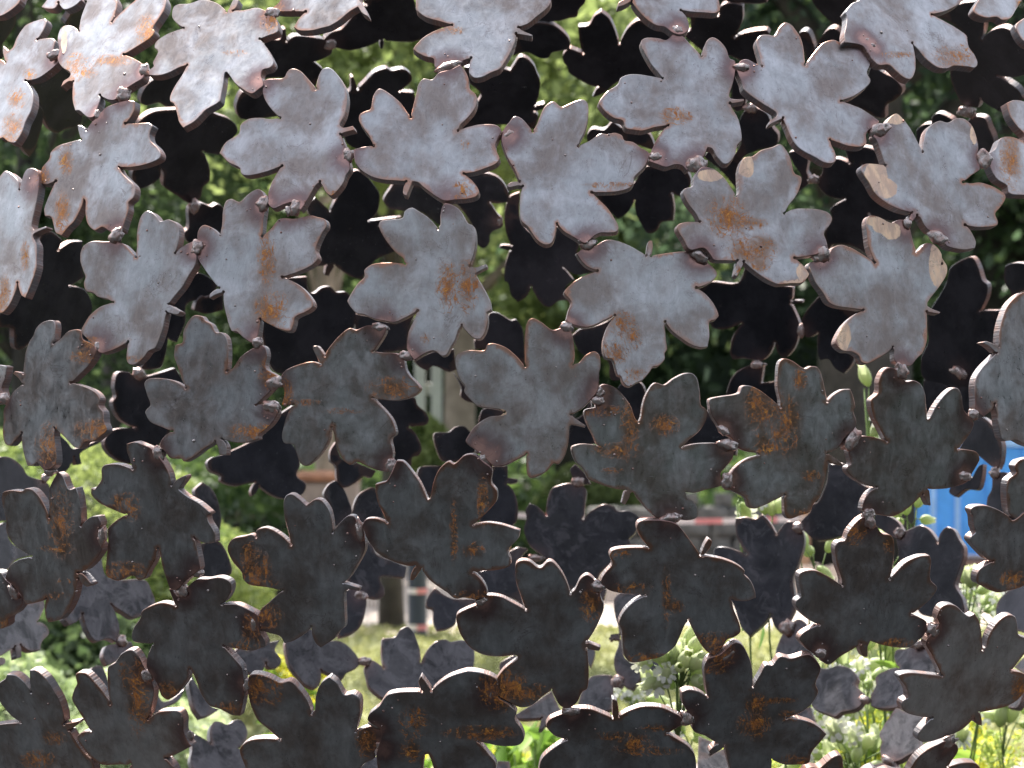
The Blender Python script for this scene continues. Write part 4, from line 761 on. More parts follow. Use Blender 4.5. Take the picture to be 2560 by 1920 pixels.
# ground
M_SOIL = simple('dark_soil', (.030, .029, .024), .95, var=.4, scale=4, bump=.6, dist=.02, spec=0)
M_PAVE = simple('grey_paving', (.014, .016, .018), .9, var=.2, scale=3, bump=.3, dist=.004, spec=.1)
M_PATH = simple('sandy_path', (.52, .44, .38), .9, var=.1, scale=6, bump=.3, dist=.005)
M_LAWN = simple('lawn_ground', (.30, .31, .15), .9, var=.3, scale=3, bump=.5, dist=.02)
gr = link('ground', mesh('ground', [(-70, -60, 0), (70, -60, 0), (70, 120, 0), (-70, 120, 0)], [(0, 1, 2, 3)]), M_SOIL); tag(gr, kind='structure')
pv = link('paving', mesh('paving', [(-9, -9, .004), (9, -9, .004), (9, 6.6, .004), (-9, 6.6, .004)], [(0, 1, 2, 3)]), M_PAVE); tag(pv, kind='structure')
def strip(name, pts, z, mat):
    o = link(name, mesh(name, [(x, y, z) for x, y in pts], [tuple(range(len(pts)))]), mat); tag(o, kind='structure'); return o
strip('lawn', [(-1.1, 11.2), (4.0, 11.2), (5.5, 16.0), (2.0, 16.1), (.4, 15.9), (-1.3, 15.7)], .008, M_LAWN)
strip('path', [(-.95, 15.6), (.4, 15.85), (2.0, 16.05), (6, 15.9), (6, 19.2), (-1.0, 19.0)], .012, M_PATH)
strip('front_path', [(-2.2, 8.6), (6, 8.9), (6, 12.1), (1.6, 11.9), (-.2, 11.5), (-2.2, 11.3)], .016, simple('pink_gravel', (.42, .34, .32), .9, var=.15, scale=9, bump=.4, dist=.006))
# grass of the lawn
n = 26000
gx = nr.uniform(-1.2, 4.2, n); gy = nr.uniform(11.6, 16, n)
P = np.stack([gx, gy, np.full(n, .025)], 1)
g = link('lawn_grass', leaf_mesh('lawn_grass', P, .05, 0, asp=.22), leafmat('grass_blade', (.27, .29, .12), (.48, .47, .25), .4)); tag(g, kind='stuff')

# woods and trees
M_DK = leafmat('dark_tree_leaf', (.04, .07, .036), (.11, .165, .075), .55)
M_CON = leafmat('conifer_leaf', (.045, .08, .052), (.105, .16, .10), .55)
M_MID = leafmat('green_tree_leaf', (.06, .10, .045), (.17, .24, .11), .55)
M_LIME = leafmat('lime_tree_leaf', (.14, .19, .07), (.34, .41, .18), .58)
M_HEDGE = leafmat('bright_hedge_leaf', (.17, .24, .08), (.37, .43, .17), .5)
M_PALE = leafmat('variegated_leaf', (.32, .42, .20), (.66, .72, .50), .4)
M_BARKP = simple('pale_bark', (.36, .29, .22), .85, var=.2, scale=9, bump=.6, dist=.01)
M_BARKD = simple('dark_bark', (.055, .05, .042), .9, var=.3, scale=9, bump=.6, dist=.01)
# far wood: a solid shaded body with leaves all over it
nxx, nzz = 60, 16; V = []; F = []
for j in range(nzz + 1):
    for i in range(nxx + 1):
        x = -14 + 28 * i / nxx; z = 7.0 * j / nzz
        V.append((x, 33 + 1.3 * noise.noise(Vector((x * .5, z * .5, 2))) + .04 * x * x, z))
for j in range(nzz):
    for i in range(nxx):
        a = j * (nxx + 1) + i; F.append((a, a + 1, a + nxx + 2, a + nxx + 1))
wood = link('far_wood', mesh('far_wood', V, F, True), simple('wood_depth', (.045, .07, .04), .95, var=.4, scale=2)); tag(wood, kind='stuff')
P, tn, _ = clumped((0, 32, 2.2), (9, 1.0, 3.2), 42000, 420, .45, .1)
nu = 26000; ux = nr.uniform(-5, 6, nu); uy = nr.uniform(19.6, 32, nu); uh = np.array([.16 + .22 * noise.noise(Vector((a * 1.3, b * .8, 4))) for a, b in zip(ux, uy)])
Pu = np.stack([ux, uy, np.clip(uh, .04, 1) * nr.uniform(.1, 1, nu) ** .6], 1)
o = link('undergrowth', leaf_mesh('undergrowth', Pu, .09), leafmat('undergrowth_leaf', (.04, .075, .03), (.14, .21, .07), .45)); tag(o, kind='stuff')
# unseen hedge added behind the viewer and at both sides to darken the steel's reflections
V = []; F = []; PP = []
for i in range(61):
    a = R(160) + R(220) * i / 60
    for j in range(5): V.append((15 * math.cos(a) * 1.0, 1.5 + 11.5 * math.sin(a) + .5 * noise.noise(Vector((i * .6, j, 3))), 4.4 * j / 4 + (.8 * noise.noise(Vector((i * .5, 1, 9))) if j == 4 else 0)))
for i in range(60):
    for j in range(4): a = i * 5 + j; F.append((a, a + 5, a + 6, a + 1))
o = link('added_hedge', mesh('added_hedge', V, F, True), simple('added_hedge_depth', (.015, .022, .013), .95, var=.4, scale=2)); tag(o, kind='stuff')
NH = 34000; th = R(160) + R(220) * nr.uniform(0, 1, NH)
Ph = np.stack([14.7 * np.cos(th) * nr.uniform(.96, 1.1, NH), 1.5 + 11.1 * np.sin(th) * nr.uniform(.97, 1.15, NH), 10.5 * nr.uniform(0, 1, NH) ** 1.3], 1)  # added canopy, thinning upwards to soften the change in the reflections
o = link('added_hedge_leaves', leaf_mesh('added_hedge_leaves', Ph, .26), leafmat('added_hedge_leaf', (.010, .018, .011), (.026, .04, .022), .05)); tag(o, kind='stuff')  # very dark leaves keep the added hedge dim in the steel
fl = link('far_foliage', leaf_mesh('far_foliage', P, .13, tone=tn), M_DK); tag(fl, kind='stuff')

def tree(px, Y, rad, bark, crown_c, crown_r, nleaf, clumps, spread, size, mat, label, name='broadleaf_tree', lean=.0, H=None, shell=.3, group=None):
    x = (px - 1280) / FPX * Y
    t = empty(name, (x, Y, 0), label, 'tree', group)
    cc = Vector(crown_c) - Vector((x, Y, 0)); H = H or cc.z + crown_r[2] * .6
    P, tn, cl = clumped(tuple(cc), crown_r, nleaf, clumps, spread, shell)
    pts = []; rr = []
    for i in range(9):
        s = i / 8; pts.append(Vector((lean * s + .05 * rad * 10 * noise.noise(Vector((s * 3, px, 1))), .1 * noise.noise(Vector((s * 3, 5, px))), H * s)))
        rr.append(rad * (1.35 if i == 0 else 1 - .55 * s))
    link('trunk', tubes('trunk', [(pts, rr)], 14), bark, t)
    lst = []
    for k in range(min(len(cl), 16)):
        e = Vector(cl[k]); s = min(.9, max(.25, (e.z - .3) / H * .8)); b = pts[int(s * 8)]
        m = (b + e) / 2 + Vector((0, 0, .12))
        lst.append(([b, m, e], [rad * .4, rad * .22, rad * .06]))
    link('limb', tubes('limb', lst, 6), bark, t)
    link('crown', leaf_mesh('crown', P, size, tone=tn), mat, t)
    return t
tree(2160, 19.5, .26, M_BARKD, (1.9, 19.8, 3.4), (2.2, .9, 2.4), 26000, 190, .22, .075, M_CON, 'dark conifer-like tree filling the upper right behind the steel ball', 'dark_tree', H=6)
tree(2480, 24, .22, M_BARKD, (3.4, 24.2, 2.6), (1.7, .9, 2.2), 14000, 110, .3, .09, M_DK, 'dark green tree furthest right beyond the blue crate', 'dark_tree', H=6)
tree(1158, 22, .095, M_BARKP, (-.5, 22.3, 3.0), (2.3, 1.0, 1.5), 20000, 150, .27, .095, M_MID, 'tree with a straight pale beige trunk beside the white gate posts', H=5)
tree(815, 19, .052, M_BARKP, (-1.3, 19.4, 2.9), (1.5, .9, 1.35), 13000, 110, .22, .07, M_MID, 'slim tree with pale trunk behind the timber planter', H=4.4)
tree(978, 16, .043, M_BARKD, (-.45, 15.2, 2.28), (1.05, .6, .55), 8500, 95, .15, .065, M_LIME, 'small bright lime-green tree with dark slim trunk left of the bollard', H=3.0)
tree(1400, 26, .12, M_BARKD, (.45, 25.6, 2.1), (1.1, .8, 1.2), 12000, 90, .2, .08, M_LIME, 'yellow-green tree right of centre in the middle distance', H=4)
tree(60, 17, .06, M_BARKD, (-2.1, 17.3, 2.1), (.95, .8, 1.5), 13000, 95, .2, .06, M_DK, 'dark tree with brown branches at the far left', H=4.2)
tree(300, 23, .10, M_BARKD, (-1.7, 23.3, 2.2), (1.6, .8, 1.7), 15000, 120, .24, .075, M_MID, 'green tree behind the bright hedge on the left', H=4.5)

def bush(name, c, r, n, size, mat, label, cat='shrub', core=None, clumps=70, spread=.1):
    t = empty(name, (c[0], c[1], 0), label, cat)
    th = nr.uniform(0, 2 * np.pi, n); z = nr.uniform(-.15, 1, n); q = np.sqrt(np.clip(1 - z * z, 0, 1))
    k = 1 - np.abs(nr.normal(0, .07, n))
    P = np.stack([np.cos(th) * q * r[0] * k, np.sin(th) * q * r[1] * k, c[2] + z * r[2] * k], 1)
    lump = np.array([noise.noise(Vector((p[0] * 3.2 / max(r[0], .3), p[1] * 3, p[2] * 5))) for p in P])
    P += P * (lump * .16)[:, None] * np.array([1, 1, .5])
    link('foliage', leaf_mesh('foliage', P, size, tone=.5 + lump * .9 + nr.normal(0, .2, n)), mat, t)
    st = []
    for i in range(9):
        a = rng.uniform(0, 6.28); e = Vector((math.cos(a) * r[0] * .6, math.sin(a) * r[1] * .6, c[2] + r[2] * .45))
        st.append(([Vector((0, 0, 0)), e * .5 + Vector((0, 0, .05)), e], [.012, .009, .004]))
    link('branch', tubes('branch', st, 5), M_BARKD, t)
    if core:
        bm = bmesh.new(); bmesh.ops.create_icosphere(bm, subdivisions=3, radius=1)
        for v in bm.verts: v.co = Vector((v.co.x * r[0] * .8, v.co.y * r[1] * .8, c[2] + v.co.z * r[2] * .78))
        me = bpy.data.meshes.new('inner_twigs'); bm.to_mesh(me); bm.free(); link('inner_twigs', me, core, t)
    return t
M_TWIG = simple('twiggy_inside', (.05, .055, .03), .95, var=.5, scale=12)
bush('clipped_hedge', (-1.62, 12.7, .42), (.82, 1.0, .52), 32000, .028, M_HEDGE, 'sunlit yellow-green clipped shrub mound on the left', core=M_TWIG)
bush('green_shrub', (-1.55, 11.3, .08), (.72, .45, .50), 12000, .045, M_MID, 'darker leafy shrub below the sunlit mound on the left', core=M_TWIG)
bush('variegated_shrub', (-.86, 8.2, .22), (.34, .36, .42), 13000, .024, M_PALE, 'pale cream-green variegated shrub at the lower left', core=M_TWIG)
bush('variegated_shrub', (-1.03, 8.0, .34), (.24, .3, .38), 5000, .026, M_PALE, 'smaller pale variegated shrub at the left edge', core=M_TWIG)
bush('lime_shrub', (-.47, 21.0, .30), (.22, .3, .38), 3500, .05, M_HEDGE, 'small yellow-green shrub in front of the pale tree trunk')
bush('lime_shrub', (.46, 21.5, .12), (.34, .3, .30), 4500, .05, M_LIME, 'low yellow-green shrub behind the left end of the tape')
bush('green_shrub', (-.66, 17.6, .0), (.10, .1, .13), 900, .04, M_HEDGE, 'little bright green shrub between trunk and path')
bush('green_shrub', (-.12, 18.6, .0), (.09, .1, .16), 900, .04, M_MID, 'little green shrub right of the bollard')

# white gate posts far off
M_WHITE = simple('white_paint', (.74, .73, .70), .6, var=.06, scale=10, bump=.1)
gt = empty('white_gate', at(1070, 1200, 27) * 1, 'white painted gate posts with a rail between trees', 'gate'); gt.location.z = 0
gx0 = gt.location.x
for dx, h in ((-.055, 1.12), (.06, 1.0)):
    link('gate_post', boxmesh('gate_post', dx - .035, dx + .035, -.05, .05, 0, h), M_WHITE, gt)
link('gate_rail', boxmesh('gate_rail', -.02, .025, -.02, .02, .6, .68), M_WHITE, gt)

# timber planter
M_TIM = simple('pale_timber', (.42, .33, .28), .8, var=.15, scale=14, bump=.3)
M_RAIL = simple('orange_timber', (.45, .21, .12), .7, var=.2, scale=14, bump=.3)
px0, px1 = (742 - 1280) / FPX * 18, (892 - 1280) / FPX * 18
pl = empty('timber_planter', ((px0 + px1) / 2, 18.2, 0), 'pale timber planter box with orange-brown top rail by a slim tree', 'planter')
hw = (px1 - px0) / 2
for i in range(4):
    link('board', boxmesh('board', -hw, hw, -.2, -.175, .012 + i * .122, .012 + i * .122 + .116), M_TIM, pl)
    link('board', boxmesh('board', -hw, hw, .175, .2, .012 + i * .122, .012 + i * .122 + .116), M_TIM, pl)
for s in (-1, 1): link('side_panel', boxmesh('side_panel', s * hw - (.02 if s > 0 else 0), s * hw + (.02 if s < 0 else 0), -.172, .172, .012, .49), M_TIM, pl)
link('top_rail', boxmesh('top_rail', -hw - .01, hw + .01, -.215, .21, .503, .532), M_RAIL, pl)

# bollard with two red and white bands
M_NAVY = simple('navy_paint', (.035, .042, .065), .45, var=.1, scale=8, bump=.05)
M_RED = simple('red_plastic', (.74, .27, .28), .5, var=.05); M_WP = simple('white_plastic', (.80, .70, .70), .5, var=.05)
bo = empty('bollard', ((1043 - 1280) / FPX * 15.6, 15.6, 0), 'dark navy bollard with red and white bands beside a dark slim trunk', 'bollard')
link('post', tubes('post', [([Vector((0, 0, z)) for z in (0, .02, .3, .42, .445, .455)], [.042, .038, .038, .038, .03, .008])], 18), M_NAVY, bo)
for z in (.045, .19):
    for k in range(4):
        a0 = -1.6 + k * 1.57; V = []; F = []
        for i in range(7):
            a = a0 + 1.57 * i / 6
            for zz in (z, z + .022): V.append(Vector((math.sin(a) * .0405, -math.cos(a) * .0405, zz)))
        for i in range(6): F.append((i * 2, i * 2 + 2, i * 2 + 3, i * 2 + 1))
        link('band', mesh('band', V, F), M_RED if k % 2 else M_WP, bo)
pk = empty('picket_fence', ((915 - 1280) / FPX * 17, 17, 0), 'low pale wire and picket fence left of the bollard', 'fence')
for i in range(9): link('picket', boxmesh('picket', -.06 + i * .016, -.054 + i * .016, -.004, .004, 0, .3 - .01 * (i % 3), 0), M_TIM, pk)
link('rail', boxmesh('rail', -.07, .09, .005, .012, .22, .235, 0), M_TIM, pk)

# stone edging with stones told apart, and a pale board edging in front of the path
M_ST = simple('grey_stone', (.16, .155, .145), .85, var=.25, scale=12, bump=.5)
ws = empty('dry_stone_wall', ((1500 - 1280) / FPX * 19, 19.4, 0), 'low grey dry stone wall under the red and white tape', 'wall')
stones = [rock_box(.16, .2, .078, s) for s in range(6)]
for row in range(4):
    x = -.12 + (row % 2) * .07
    while x < 1.15:
        wd = rng.uniform(.75, 1.25)
        o = link('stone', stones[rng.randrange(6)], M_ST, ws, (x + .08 * wd, rng.uniform(-.015, .015), .04 + row * .074)); o.scale = (wd, 1, rng.uniform(.9, 1.02)); o.rotation_euler = (0, rng.uniform(-.04, .04), rng.uniform(-.08, .08)); x += .158 * wd
for i in range(6):
    o = link('coping_stone', stones[i], M_ST, ws, (.28 + i * .17, 0, .335)); o.scale = (.55, .6, .8)
be = empty('board_edging', ((1480 - 1280) / FPX * 17.2, 17.3, 0), 'pale vertical board edging along the sandy path', 'fence')
M_PT = simple('pinkish_timber', (.68, .56, .48), .85, var=.1, scale=10, bump=.2)
for i in range(26): link('board', boxmesh('board', i * .042, i * .042 + .0395, -.01, .01 + .002 * (i % 2), 0, .165 + .006 * (i % 3), .002), M_PT, be)

lw = empty('low_wall', ((1030 - 1280) / FPX * 18.6, 18.7, 0), 'low pale rendered wall with a grey panel behind the bollard', 'wall')
link('wall_body', boxmesh('wall_body', -.30, .30, 0, .12, 0, .29), simple('pale_render', (.58, .52, .46), .85, var=.12, scale=7), lw)
link('grey_panel', boxmesh('grey_panel', -.215, -.145, -.012, -.001, .05, .26, .002), simple('grey_panel', (.34, .36, .38), .4, var=.1), lw)
link('coping', boxmesh('coping', -.31, .31, -.012, .132, .291, .31, .003), M_TIM, lw)

# barrier tape on two stakes
M_STK = simple('wooden_stake', (.50, .30, .18), .8, var=.2, scale=12)
def stake(px, Y, h, label):
    t = link('wooden_stake', boxmesh('wooden_stake', -.022, .022, -.02, .02, 0, h), M_STK); t.location = ((px - 1280) / FPX * Y, Y, 0)
    tag(t, label, 'stake', 'stakes holding the barrier tape')
stake(2014, 17.8, .44, 'orange-brown wooden stake at the right end of the tape')
stake(1262, 18.1, .44, 'wooden stake at the left end of the tape, half hidden by steel leaves')
tp = empty('barrier_tape', ((1262 - 1280) / FPX * 18.1, 18.1, 0), 'red and white striped barrier tape stretched between two stakes', 'tape')
A = Vector((0, -.024, .335)); B = Vector(((2014 - 1280) / FPX * 17.8 - tp.location.x, 17.8 - 18.1 - .024, .335))
ns = 11
for i in range(ns):
    V = []; F = []
    for j in range(4):
        s = (i + j / 3) / ns; p = A.lerp(B, s); sag = -.022 * math.sin(math.pi * s)
        V += [p + Vector((0, .003 * math.sin(s * 40), sag)), p + Vector((0, .003 * math.sin(s * 40 + 1), sag + .024))]
    for j in range(3): F.append((j * 2, j * 2 + 2, j * 2 + 3, j * 2 + 1))
    link('stripe', mesh('stripe', V, F), M_RED if i % 2 else M_WP, tp)

# blue steel crate on a stack of boards
M_BLUE = simple('blue_paint', (.07, .34, .86), .45, var=.12, scale=6, bump=.1)
M_BLUE2 = simple('pale_blue_paint', (.28, .50, .86), .5, var=.12, scale=10, bump=.1)  # paler blue, for the lid and the left-hand ribs
cx0 = (2326 - 1280) / FPX * 17.5
cr = empty('blue_crate', (cx0 + .35, 17.8, 0), 'bright blue steel container standing on brown boards at the right', 'container')
link('body', boxmesh('body', -.35, .45, -.25, .3, .19, .68, .006), M_BLUE, cr)
link('lid', boxmesh('lid', -.37, .47, -.275, .32, .683, .725, .008), M_BLUE2, cr)
for x in (-.33, -.222, -.08, .08, .25): link('rib', boxmesh('rib', x - .012, x + .012, -.266, -.2502, .2, .675, .004), M_BLUE2 if x < -.2 else M_BLUE, cr)
link('bottom_rail', boxmesh('bottom_rail', -.355, .455, -.27, -.2505, .188, .2, .002), M_WP, cr)
M_BRN = simple('brown_boards', (.20, .12, .085), .8, var=.25, scale=9, bump=.3)
bs = empty('board_stack', (cx0 + .35, 17.6, 0), 'stack of brown boards under the blue container', 'boards')
for i in range(5):
    link('board', boxmesh('board', -.42 + .02 * (i % 2), .6, -.22 + .015 * (i % 3), .45, .014 + i * .0345, .014 + i * .0345 + .029, .003), M_BRN, bs)

# raised bed that carries the ball and the flowers
M_BED = simple('bed_soil', (.026, .022, .019), .95, var=.4, scale=14, bump=.7, dist=.01)
bx0, bx1, by0, by1, bz = -.75, 1.35, 3.0, 5.5, CEN.z - RAD - .012
V = []; F = []; nx_, ny_ = 30, 34
for j in range(ny_ + 1):
    for i in range(nx_ + 1):
        x = bx0 + (bx1 - bx0) * i / nx_; y = by0 + (by1 - by0) * j / ny_
        V.append((x, y, bz - .02 + .02 * noise.noise(Vector((x * 6, y * 6, 1))) - (.02 if i in (0, nx_) or j in (0, ny_) else 0)))
for j in range(ny_):
    for i in range(nx_): a = j * (nx_ + 1) + i; F.append((a, a + 1, a + nx_ + 2, a + nx_ + 1))
o = link('bed_soil', mesh('bed_soil', V, F, True), M_BED); tag(o, kind='structure')
rb = empty('raised_bed', ((bx0 + bx1) / 2, (by0 + by1) / 2, 0), 'raised planting bed wall below the steel ball', 'planter')
M_CORT = simple('dark_timber', (.035, .032, .03), .85, var=.3)
hx, hy = (bx1 - bx0) / 2, (by1 - by0) / 2
for nm, q in (('wall', (-hx - .1, hx + .1, -hy - .1, -hy + .005)), ('wall', (-hx - .1, hx + .1, hy - .005, hy + .1)), ('wall', (-hx - .1, -hx + .004, -hy + .006, hy - .006)), ('wall', (hx - .004, hx + .1, -hy + .006, hy - .006))):
    link(nm, boxmesh(nm, *q, 0, bz - .01, .006), M_CORT, rb)

# ------------------------------------------------------------------ flowers
def flowmat(name, c0, c1, trans=.35): return leafmat(name, c0, c1, trans, .55)
def calmat():
    k = N('bladder_calyx'); tc = k.n('TexCoord'); P = tc.outputs['Object']
    g = k.n('SeparateXYZ'); k.l(tc.outputs['Generated'], g.inputs[0])
    base = k.mix(g.outputs[2], (.40, .50, .20), (.78, .82, .54))
    d = k.n('BsdfPrincipled'); k.set(d, Base_Color=base, Roughness=.5); t = k.n('BsdfTranslucent'); k.l(base, t.inputs[0])
    m = k.n('MixShader'); m.inputs[0].default_value = .45; k.l(d.outputs[0], m.inputs[1]); k.l(t.outputs[0], m.inputs[2]); k.l(m.outputs[0], k.out.inputs[0]); return k.m
M_CAL = calmat()
M_PET = flowmat('white_petal', (.80, .80, .76), (.88, .88, .84), .3)
M_STEM = flowmat('flower_stem', (.16, .24, .07), (.22, .30, .10), .1)
M_YEL = flowmat('yellow_bedstraw', (.62, .60, .07), (.86, .78, .12), .4)
M_GYL = flowmat('greenish_bedstraw', (.34, .45, .12), (.58, .66, .24), .5)
M_GRN = flowmat('fresh_green_leaf', (.16, .30, .05), (.32, .46, .10), .5)
def calyx_mesh(seed):
    V = []; F = []; S = 12; prof = [(0, .0016), (.0012, .0034), (.0035, .0054), (.0065, .0062), (.0095, .0055), (.0118, .0040), (.0132, .0032), (.0145, .0037)]
    for i, (z, r) in enumerate(prof):
        for k in range(S):
            a = 2 * math.pi * k / S
            rr = r * 1.15 * (1 + .05 * math.cos(a * 5) * (1 if i > 0 else 0)); zz = z + (.0012 * math.cos(a * 5) if i == len(prof) - 1 else 0)
            V.append((rr * math.cos(a), rr * math.sin(a), zz))
    for i in range(len(prof) - 1):
        for k in range(S):
            j = (k + 1) % S; F.append((i * S + k, i * S + j, (i + 1) * S + j, (i + 1) * S + k))
    F.append(tuple(range(S))[::-1])
    return mesh('calyx', V, F, True)
CAL = calyx_mesh(0)
def petal_mesh():
    V = []; F = []
    for p in range(5):
        a0 = p * 2 * math.pi / 5
        for s in (-1, 1):
            b = len(V); da = s * .27
            for r, wdt, z in ((.0015, .0006, .0), (.0055, .0016, .0022), (.0088, .0021, .0026), (.0108, .0012, .0016)):
                for q in (-1, 1):
                    a = a0 + da * min(1, r / .006) + q * wdt / max(r, .003)
                    V.append((r * math.cos(a), r * math.sin(a), z + .0006 * s))
            for i in range(3): F.append((b + i * 2, b + i * 2 + 2, b + i * 2 + 3, b + i * 2 + 1))
    me = mesh('flower', V, F, True); return me
PET = petal_mesh()
def orient(o, d, roll=0):
    o.rotation_mode = 'QUATERNION'; o.rotation_quaternion = d.to_track_quat('Z', 'Y') @ Matrix.Rotation(roll, 3, 'Z').to_quaternion()
def silene(px, py, Y, ncal, nflo, spread, label, flowers_face=True, scale=1.15, base=None):
    """bladder campion: branching stems with inflated calyces and white flowers"""
    head = at(px, py, Y)
    bx = head.x + rng.uniform(-.03, .03) if base is None else base
    root = Vector((bx, Y + rng.uniform(-.02, .04), bz - .03))
    t = empty('bladder_campion', root, label, 'wildflower', 'bladder campions growing in the bed')
    rel = head - root; st = []
    spn = [Vector((rel.x * s ** 1.6 + .008 * math.sin(s * 7 + px), rel.y * s + .006 * math.sin(s * 5), (rel.z - spread * .6) * s)) for s in (0, .15, .3, .45, .6, .75, .88, 1)]
    st.append((spn, [.0017 - .0007 * i / 7 for i in range(8)]))
    leaves = []
    for s in (2, 3, 4, 5):
        leaves += [spn[s] + Vector((rng.uniform(-.015, .015), rng.uniform(-.01, .01), .004)) for _ in range(2)]
    tips = []
    for i in range(ncal + nflo):
        a = rng.uniform(0, 6.28); q = abs(rng.gauss(.62, .28)); ez = rng.uniform(-.85, .75)
        e = rel + Vector((math.cos(a) * spread * q, math.sin(a) * spread * q * .7, spread * ez * .8))
        b = spn[-1 - rng.randrange(2)]
        m = b.lerp(e, .55) + Vector((0, 0, .004))
        st.append(([b, m, e], [.0009, .0007, .0006])); tips.append((e, (e - m).normalized()))
    link('stem', tubes('stem', st, 6), M_STEM, t)
    for v in leaves[::2]: link('leaf', leaf_mesh('leaf', np.array([tuple(v)]), .035, asp=.26), M_GRN, t)
    for i, (e, d) in enumerate(tips):
        d = (d + Vector((rng.uniform(-.5, .5), rng.uniform(-.6, .1), rng.uniform(-.5, .4)))).normalized()
        o = link('calyx', CAL, M_CAL, t, e); orient(o, d, rng.uniform(0, 6)); s = rng.uniform(.8, 1.25) * scale; o.scale = (s * .84, s * .84, s * rng.uniform(1.2, 1.6))
        if i >= ncal:
            f = link('flower', PET, M_PET, t, e + d * .0138 * s)
            fd = (d * .6 + Vector((rng.uniform(-.5, .5), -1.0, rng.uniform(-.2, .5)))).normalized() if flowers_face else d
            orient(f, fd, rng.uniform(0, 6)); f.scale = (s * 1.1,) * 3
    return t
silene(1690, 1668, 3.72, 26, 3, .030, 'campion with a dense ball of pale green buds poking out between steel leaves', scale=1.1)
silene(1590, 1745, 4.75, 7, 4, .022, 'blurred bladder campion with cream buds left of the dense bud ball')
silene(1733, 1842, 4.35, 3, 3, .020, 'bladder campion with white flowers low right of centre under the bud ball')
silene(1857, 1250, 4.35, 1, 1, .006, 'single white campion flower below the rust-speckled leaf')
silene(1922, 1290, 4.35, 2, 1, .012, 'campion with a cream bud just right of the single white flower')
silene(2035, 1385, 4.30, 5, 0, .024, 'campion with pale green buds above the lowest right stake')
silene(2185, 1090, 4.30, 3, 2, .012, 'tall campion with white flower and buds between two dark leaves at the right')
silene(2178, 965, 4.32, 1, 0, .004, 'single green campion bud standing highest at the right')
silene(2268, 1290, 4.30, 6, 0, .018, 'campion with narrow green buds left of the blue container')
silene(2240, 1400, 4.34, 4, 0, .015, 'campion buds half hidden between two dark back leaves')
silene(2425, 1482, 4.32, 6, 2, .022, 'campion with green buds in front of the brown boards')
silene(2470, 1545, 4.38, 4, 8, .030, 'campion crowded with small white flowers below the brown boards')
silene(2115, 1640, 4.40, 6, 2, .026, 'campion with white flowers and buds at the left of the yellow bedstraw')
silene(2190, 1635, 4.45, 9, 1, .028, 'campion with many inflated buds above the yellow bedstraw')
silene(2150, 1720, 4.30, 1, 3, .018, 'campion with one large white flower in front of yellow bedstraw')
silene(2100, 1830, 4.36, 5, 5, .028, 'campion with white flowers at the bottom left of the bedstraw')
silene(2165, 1870, 4.30, 7, 2, .026, 'campion with drooping buds at the bottom edge right of centre')
silene(2050, 1905, 4.40, 3, 4, .024, 'white campion at the very bottom below the dark leaf')
silene(2530, 1790, 4.50, 4, 2, .020, 'campion with white flower at the right edge')
silene(2000, 1760, 4.6, 3, 2, .020, 'campion behind the right of the two dark bottom leaves')

def bedstraw(px, py, Y, n, w, h, ygreen, label, leafy=1.0):
    """lady's bedstraw: thin upright stalks with foamy yellow flower heads"""
    top = at(px, py, Y); root = Vector((top.x, Y, bz - .03))
    t = empty('bedstraw_clump', root, label, 'wildflower', 'yellow bedstraw clumps in the bed')
    st = []; FP = []; GP = []
    for i in range(n):
        dx = rng.uniform(-w, w); hh = (top.z - root.z) - abs(rng.gauss(0, h)); dy = rng.uniform(-.12, .12); bx = dx * .75 + rng.uniform(-.03, .03)
        pts = [Vector((bx + (dx - bx) * s + .006 * math.sin(s * 6 + i), dy, hh * s)) for s in (0, .25, .5, .75, 1)]
        st.append((pts, [.0017, .0015, .0012, .001, .0005]))
        L = rng.uniform(.05, .12)
        for k in range(int(120 * leafy)):
            s = rng.random(); z = hh - L * s; rad = .016 * (1 - s * .3) * rng.random() ** .5
            a = rng.uniform(0, 6.28); p = (pts[4] + Vector((math.cos(a) * rad, math.sin(a) * rad, z - hh)))
            (FP if rng.random() > ygreen + .22 else GP).append(tuple(p))
        for k in range(int(16 * leafy)):
            s = rng.uniform(.3, .9); p = pts[2].lerp(pts[4], (s - .5) * 2) if s > .5 else pts[0].lerp(pts[2], s * 2)
            GP.append((p.x + rng.uniform(-.012, .012), p.y + rng.uniform(-.012, .012), p.z))
    link('stalk', tubes('stalk', st, 5), M_STEM, t)
    if FP: o = link('flower_head', leaf_mesh('flower_head', np.array(FP), .0075, asp=.8), M_YEL, t); o['kind'] = 'stuff'
    if GP: o = link('whorl_leaf', leaf_mesh('whorl_leaf', np.array(GP), .010, asp=.4), M_GYL, t); o['kind'] = 'stuff'
    return t
bedstraw(2110, 1670, 4.75, 34, .075, .05, .45, 'bedstraw clump left of the middle right-hand leaf, mixed green and yellow')
bedstraw(2190, 1640, 4.85, 30, .05, .05, .35, 'tallest golden bedstraw clump between dark leaves')
bedstraw(2250, 1800, 4.70, 40, .09, .05, .5, 'bedstraw clump below the small dark back leaves')
bedstraw(2060, 1790, 4.9, 36, .08, .05, .6, 'greenish bedstraw clump at the bottom right of centre')
bedstraw(2430, 1800, 4.8, 16, .06, .05, .3, 'sparse yellow bedstraw with bare stalks at lower right', .8)
bedstraw(2540, 1760, 4.7, 9, .05, .07, .75, 'thin green bedstraw stalks at the right edge', .8)
bedstraw(2490, 1870, 4.9, 16, .06, .04, .4, 'low yellow bedstraw at the bottom right corner')
bedstraw(1930, 1830, 5.1, 20, .07, .04, .5, 'bedstraw hidden behind the bottom right-centre leaves')
bedstraw(2160, 1780, 5.0, 40, .10, .06, .5, 'dense bedstraw behind the middle of the lower right gap', 1.0)
bedstraw(2330, 1850, 5.0, 24, .07, .04, .4, 'low golden bedstraw under the lowest right leaf', 1.0)
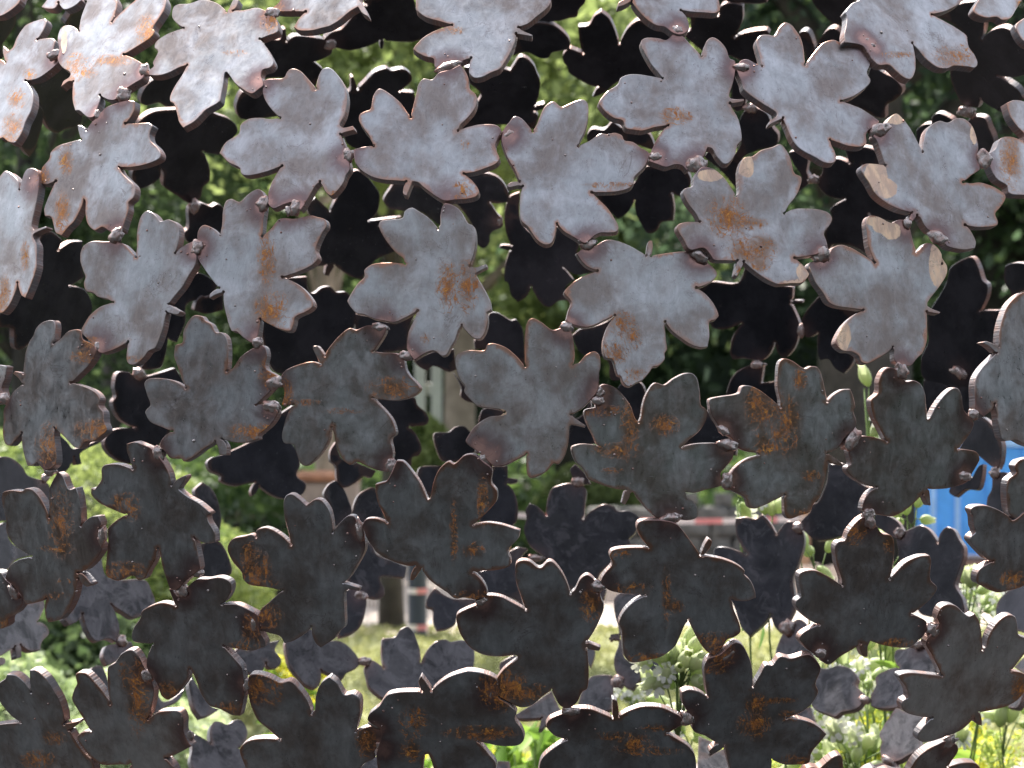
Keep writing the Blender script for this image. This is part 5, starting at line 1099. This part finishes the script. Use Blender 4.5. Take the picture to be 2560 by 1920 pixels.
bedstraw(2120, 1890, 4.6, 40, .12, .04, .45, 'bedstraw filling the bottom edge right of centre', 1.0)
silene(2230, 1790, 4.4, 6, 4, .03, 'campion rising among bedstraw below the dark back leaf')
silene(2130, 1890, 4.25, 8, 5, .034, 'campion cluster at the bottom edge under the blotched back leaf')
silene(2090, 1590, 4.5, 4, 3, .02, 'campion tucked beneath the big leaf right of centre')
silene(2440, 1500, 4.5, 6, 5, .03, 'white campion cluster behind the buds by the brown boards')
silene(2060, 1700, 4.5, 5, 5, .03, 'campion with white flowers under the left lobe of the big leaf')
silene(2250, 1700, 4.6, 6, 4, .03, 'campion behind the small dark back leaves above the bedstraw')
silene(2350, 1860, 4.5, 5, 4, .03, 'campion at the bottom edge below the lowest right leaf')
bedstraw(1300, 1850, 5.3, 12, .05, .05, .3, 'blurred yellow bedstraw at the bottom centre', 1.2)

def leafy(px, py, Y, n, w, drop, size, mat, cat, name, label, fl=0):
    top = at(px, py, Y); z0 = bz - .03 if Y < 5.45 else 0; root = Vector((top.x, Y, z0))
    t = empty(name, root, label, cat); H = top.z - root.z; st = []; LP = []; YP = []
    for i in range(n):
        dx = rng.uniform(-w, w); dy = rng.uniform(-w, w); hh = H - rng.random() * drop
        st.append(([Vector((dx * .3, dy * .3, 0)), Vector((dx * .7, dy * .7, hh * .5)), Vector((dx, dy, hh))], [.003, .0022, .001]))
        for k in range(9):
            s = rng.uniform(.35, 1); LP.append((dx * s + rng.uniform(-.02, .02), dy * s + rng.uniform(-.02, .02), hh * s))
        for k in range(fl): YP.append((dx + rng.gauss(0, .009), dy + rng.gauss(0, .009), hh + rng.gauss(0, .007)))
    link('stem', tubes('stem', st, 5), M_STEM, t)
    link('leaf', leaf_mesh('leaf', np.array(LP), size, asp=.3), mat, t)
    if YP: o = link('flower_head', leaf_mesh('flower_head', np.array(YP), .012, asp=.8), M_YEL, t); o['kind'] = 'stuff'
leafy(735, 1625, 6.6, 16, .05, .09, .05, M_GRN, 'wildflower', 'yellow_flower_plant', 'blurred plant with bright yellow heads left of centre', 26)
leafy(770, 1700, 6.9, 12, .05, .06, .05, M_GRN, 'wildflower', 'yellow_flower_plant', 'second yellow-flowered plant just below and right of the first', 26)
leafy(1320, 1800, 5.2, 14, .05, .07, .06, M_GRN, 'plant', 'leafy_plant', 'fresh green plant with lance-shaped leaves at the bottom centre')
leafy(1100, 1880, 6.0, 12, .05, .05, .05, M_GRN, 'plant', 'leafy_plant', 'green plant low left of centre at the bottom edge', 8)
print('done', len(bpy.data.objects))
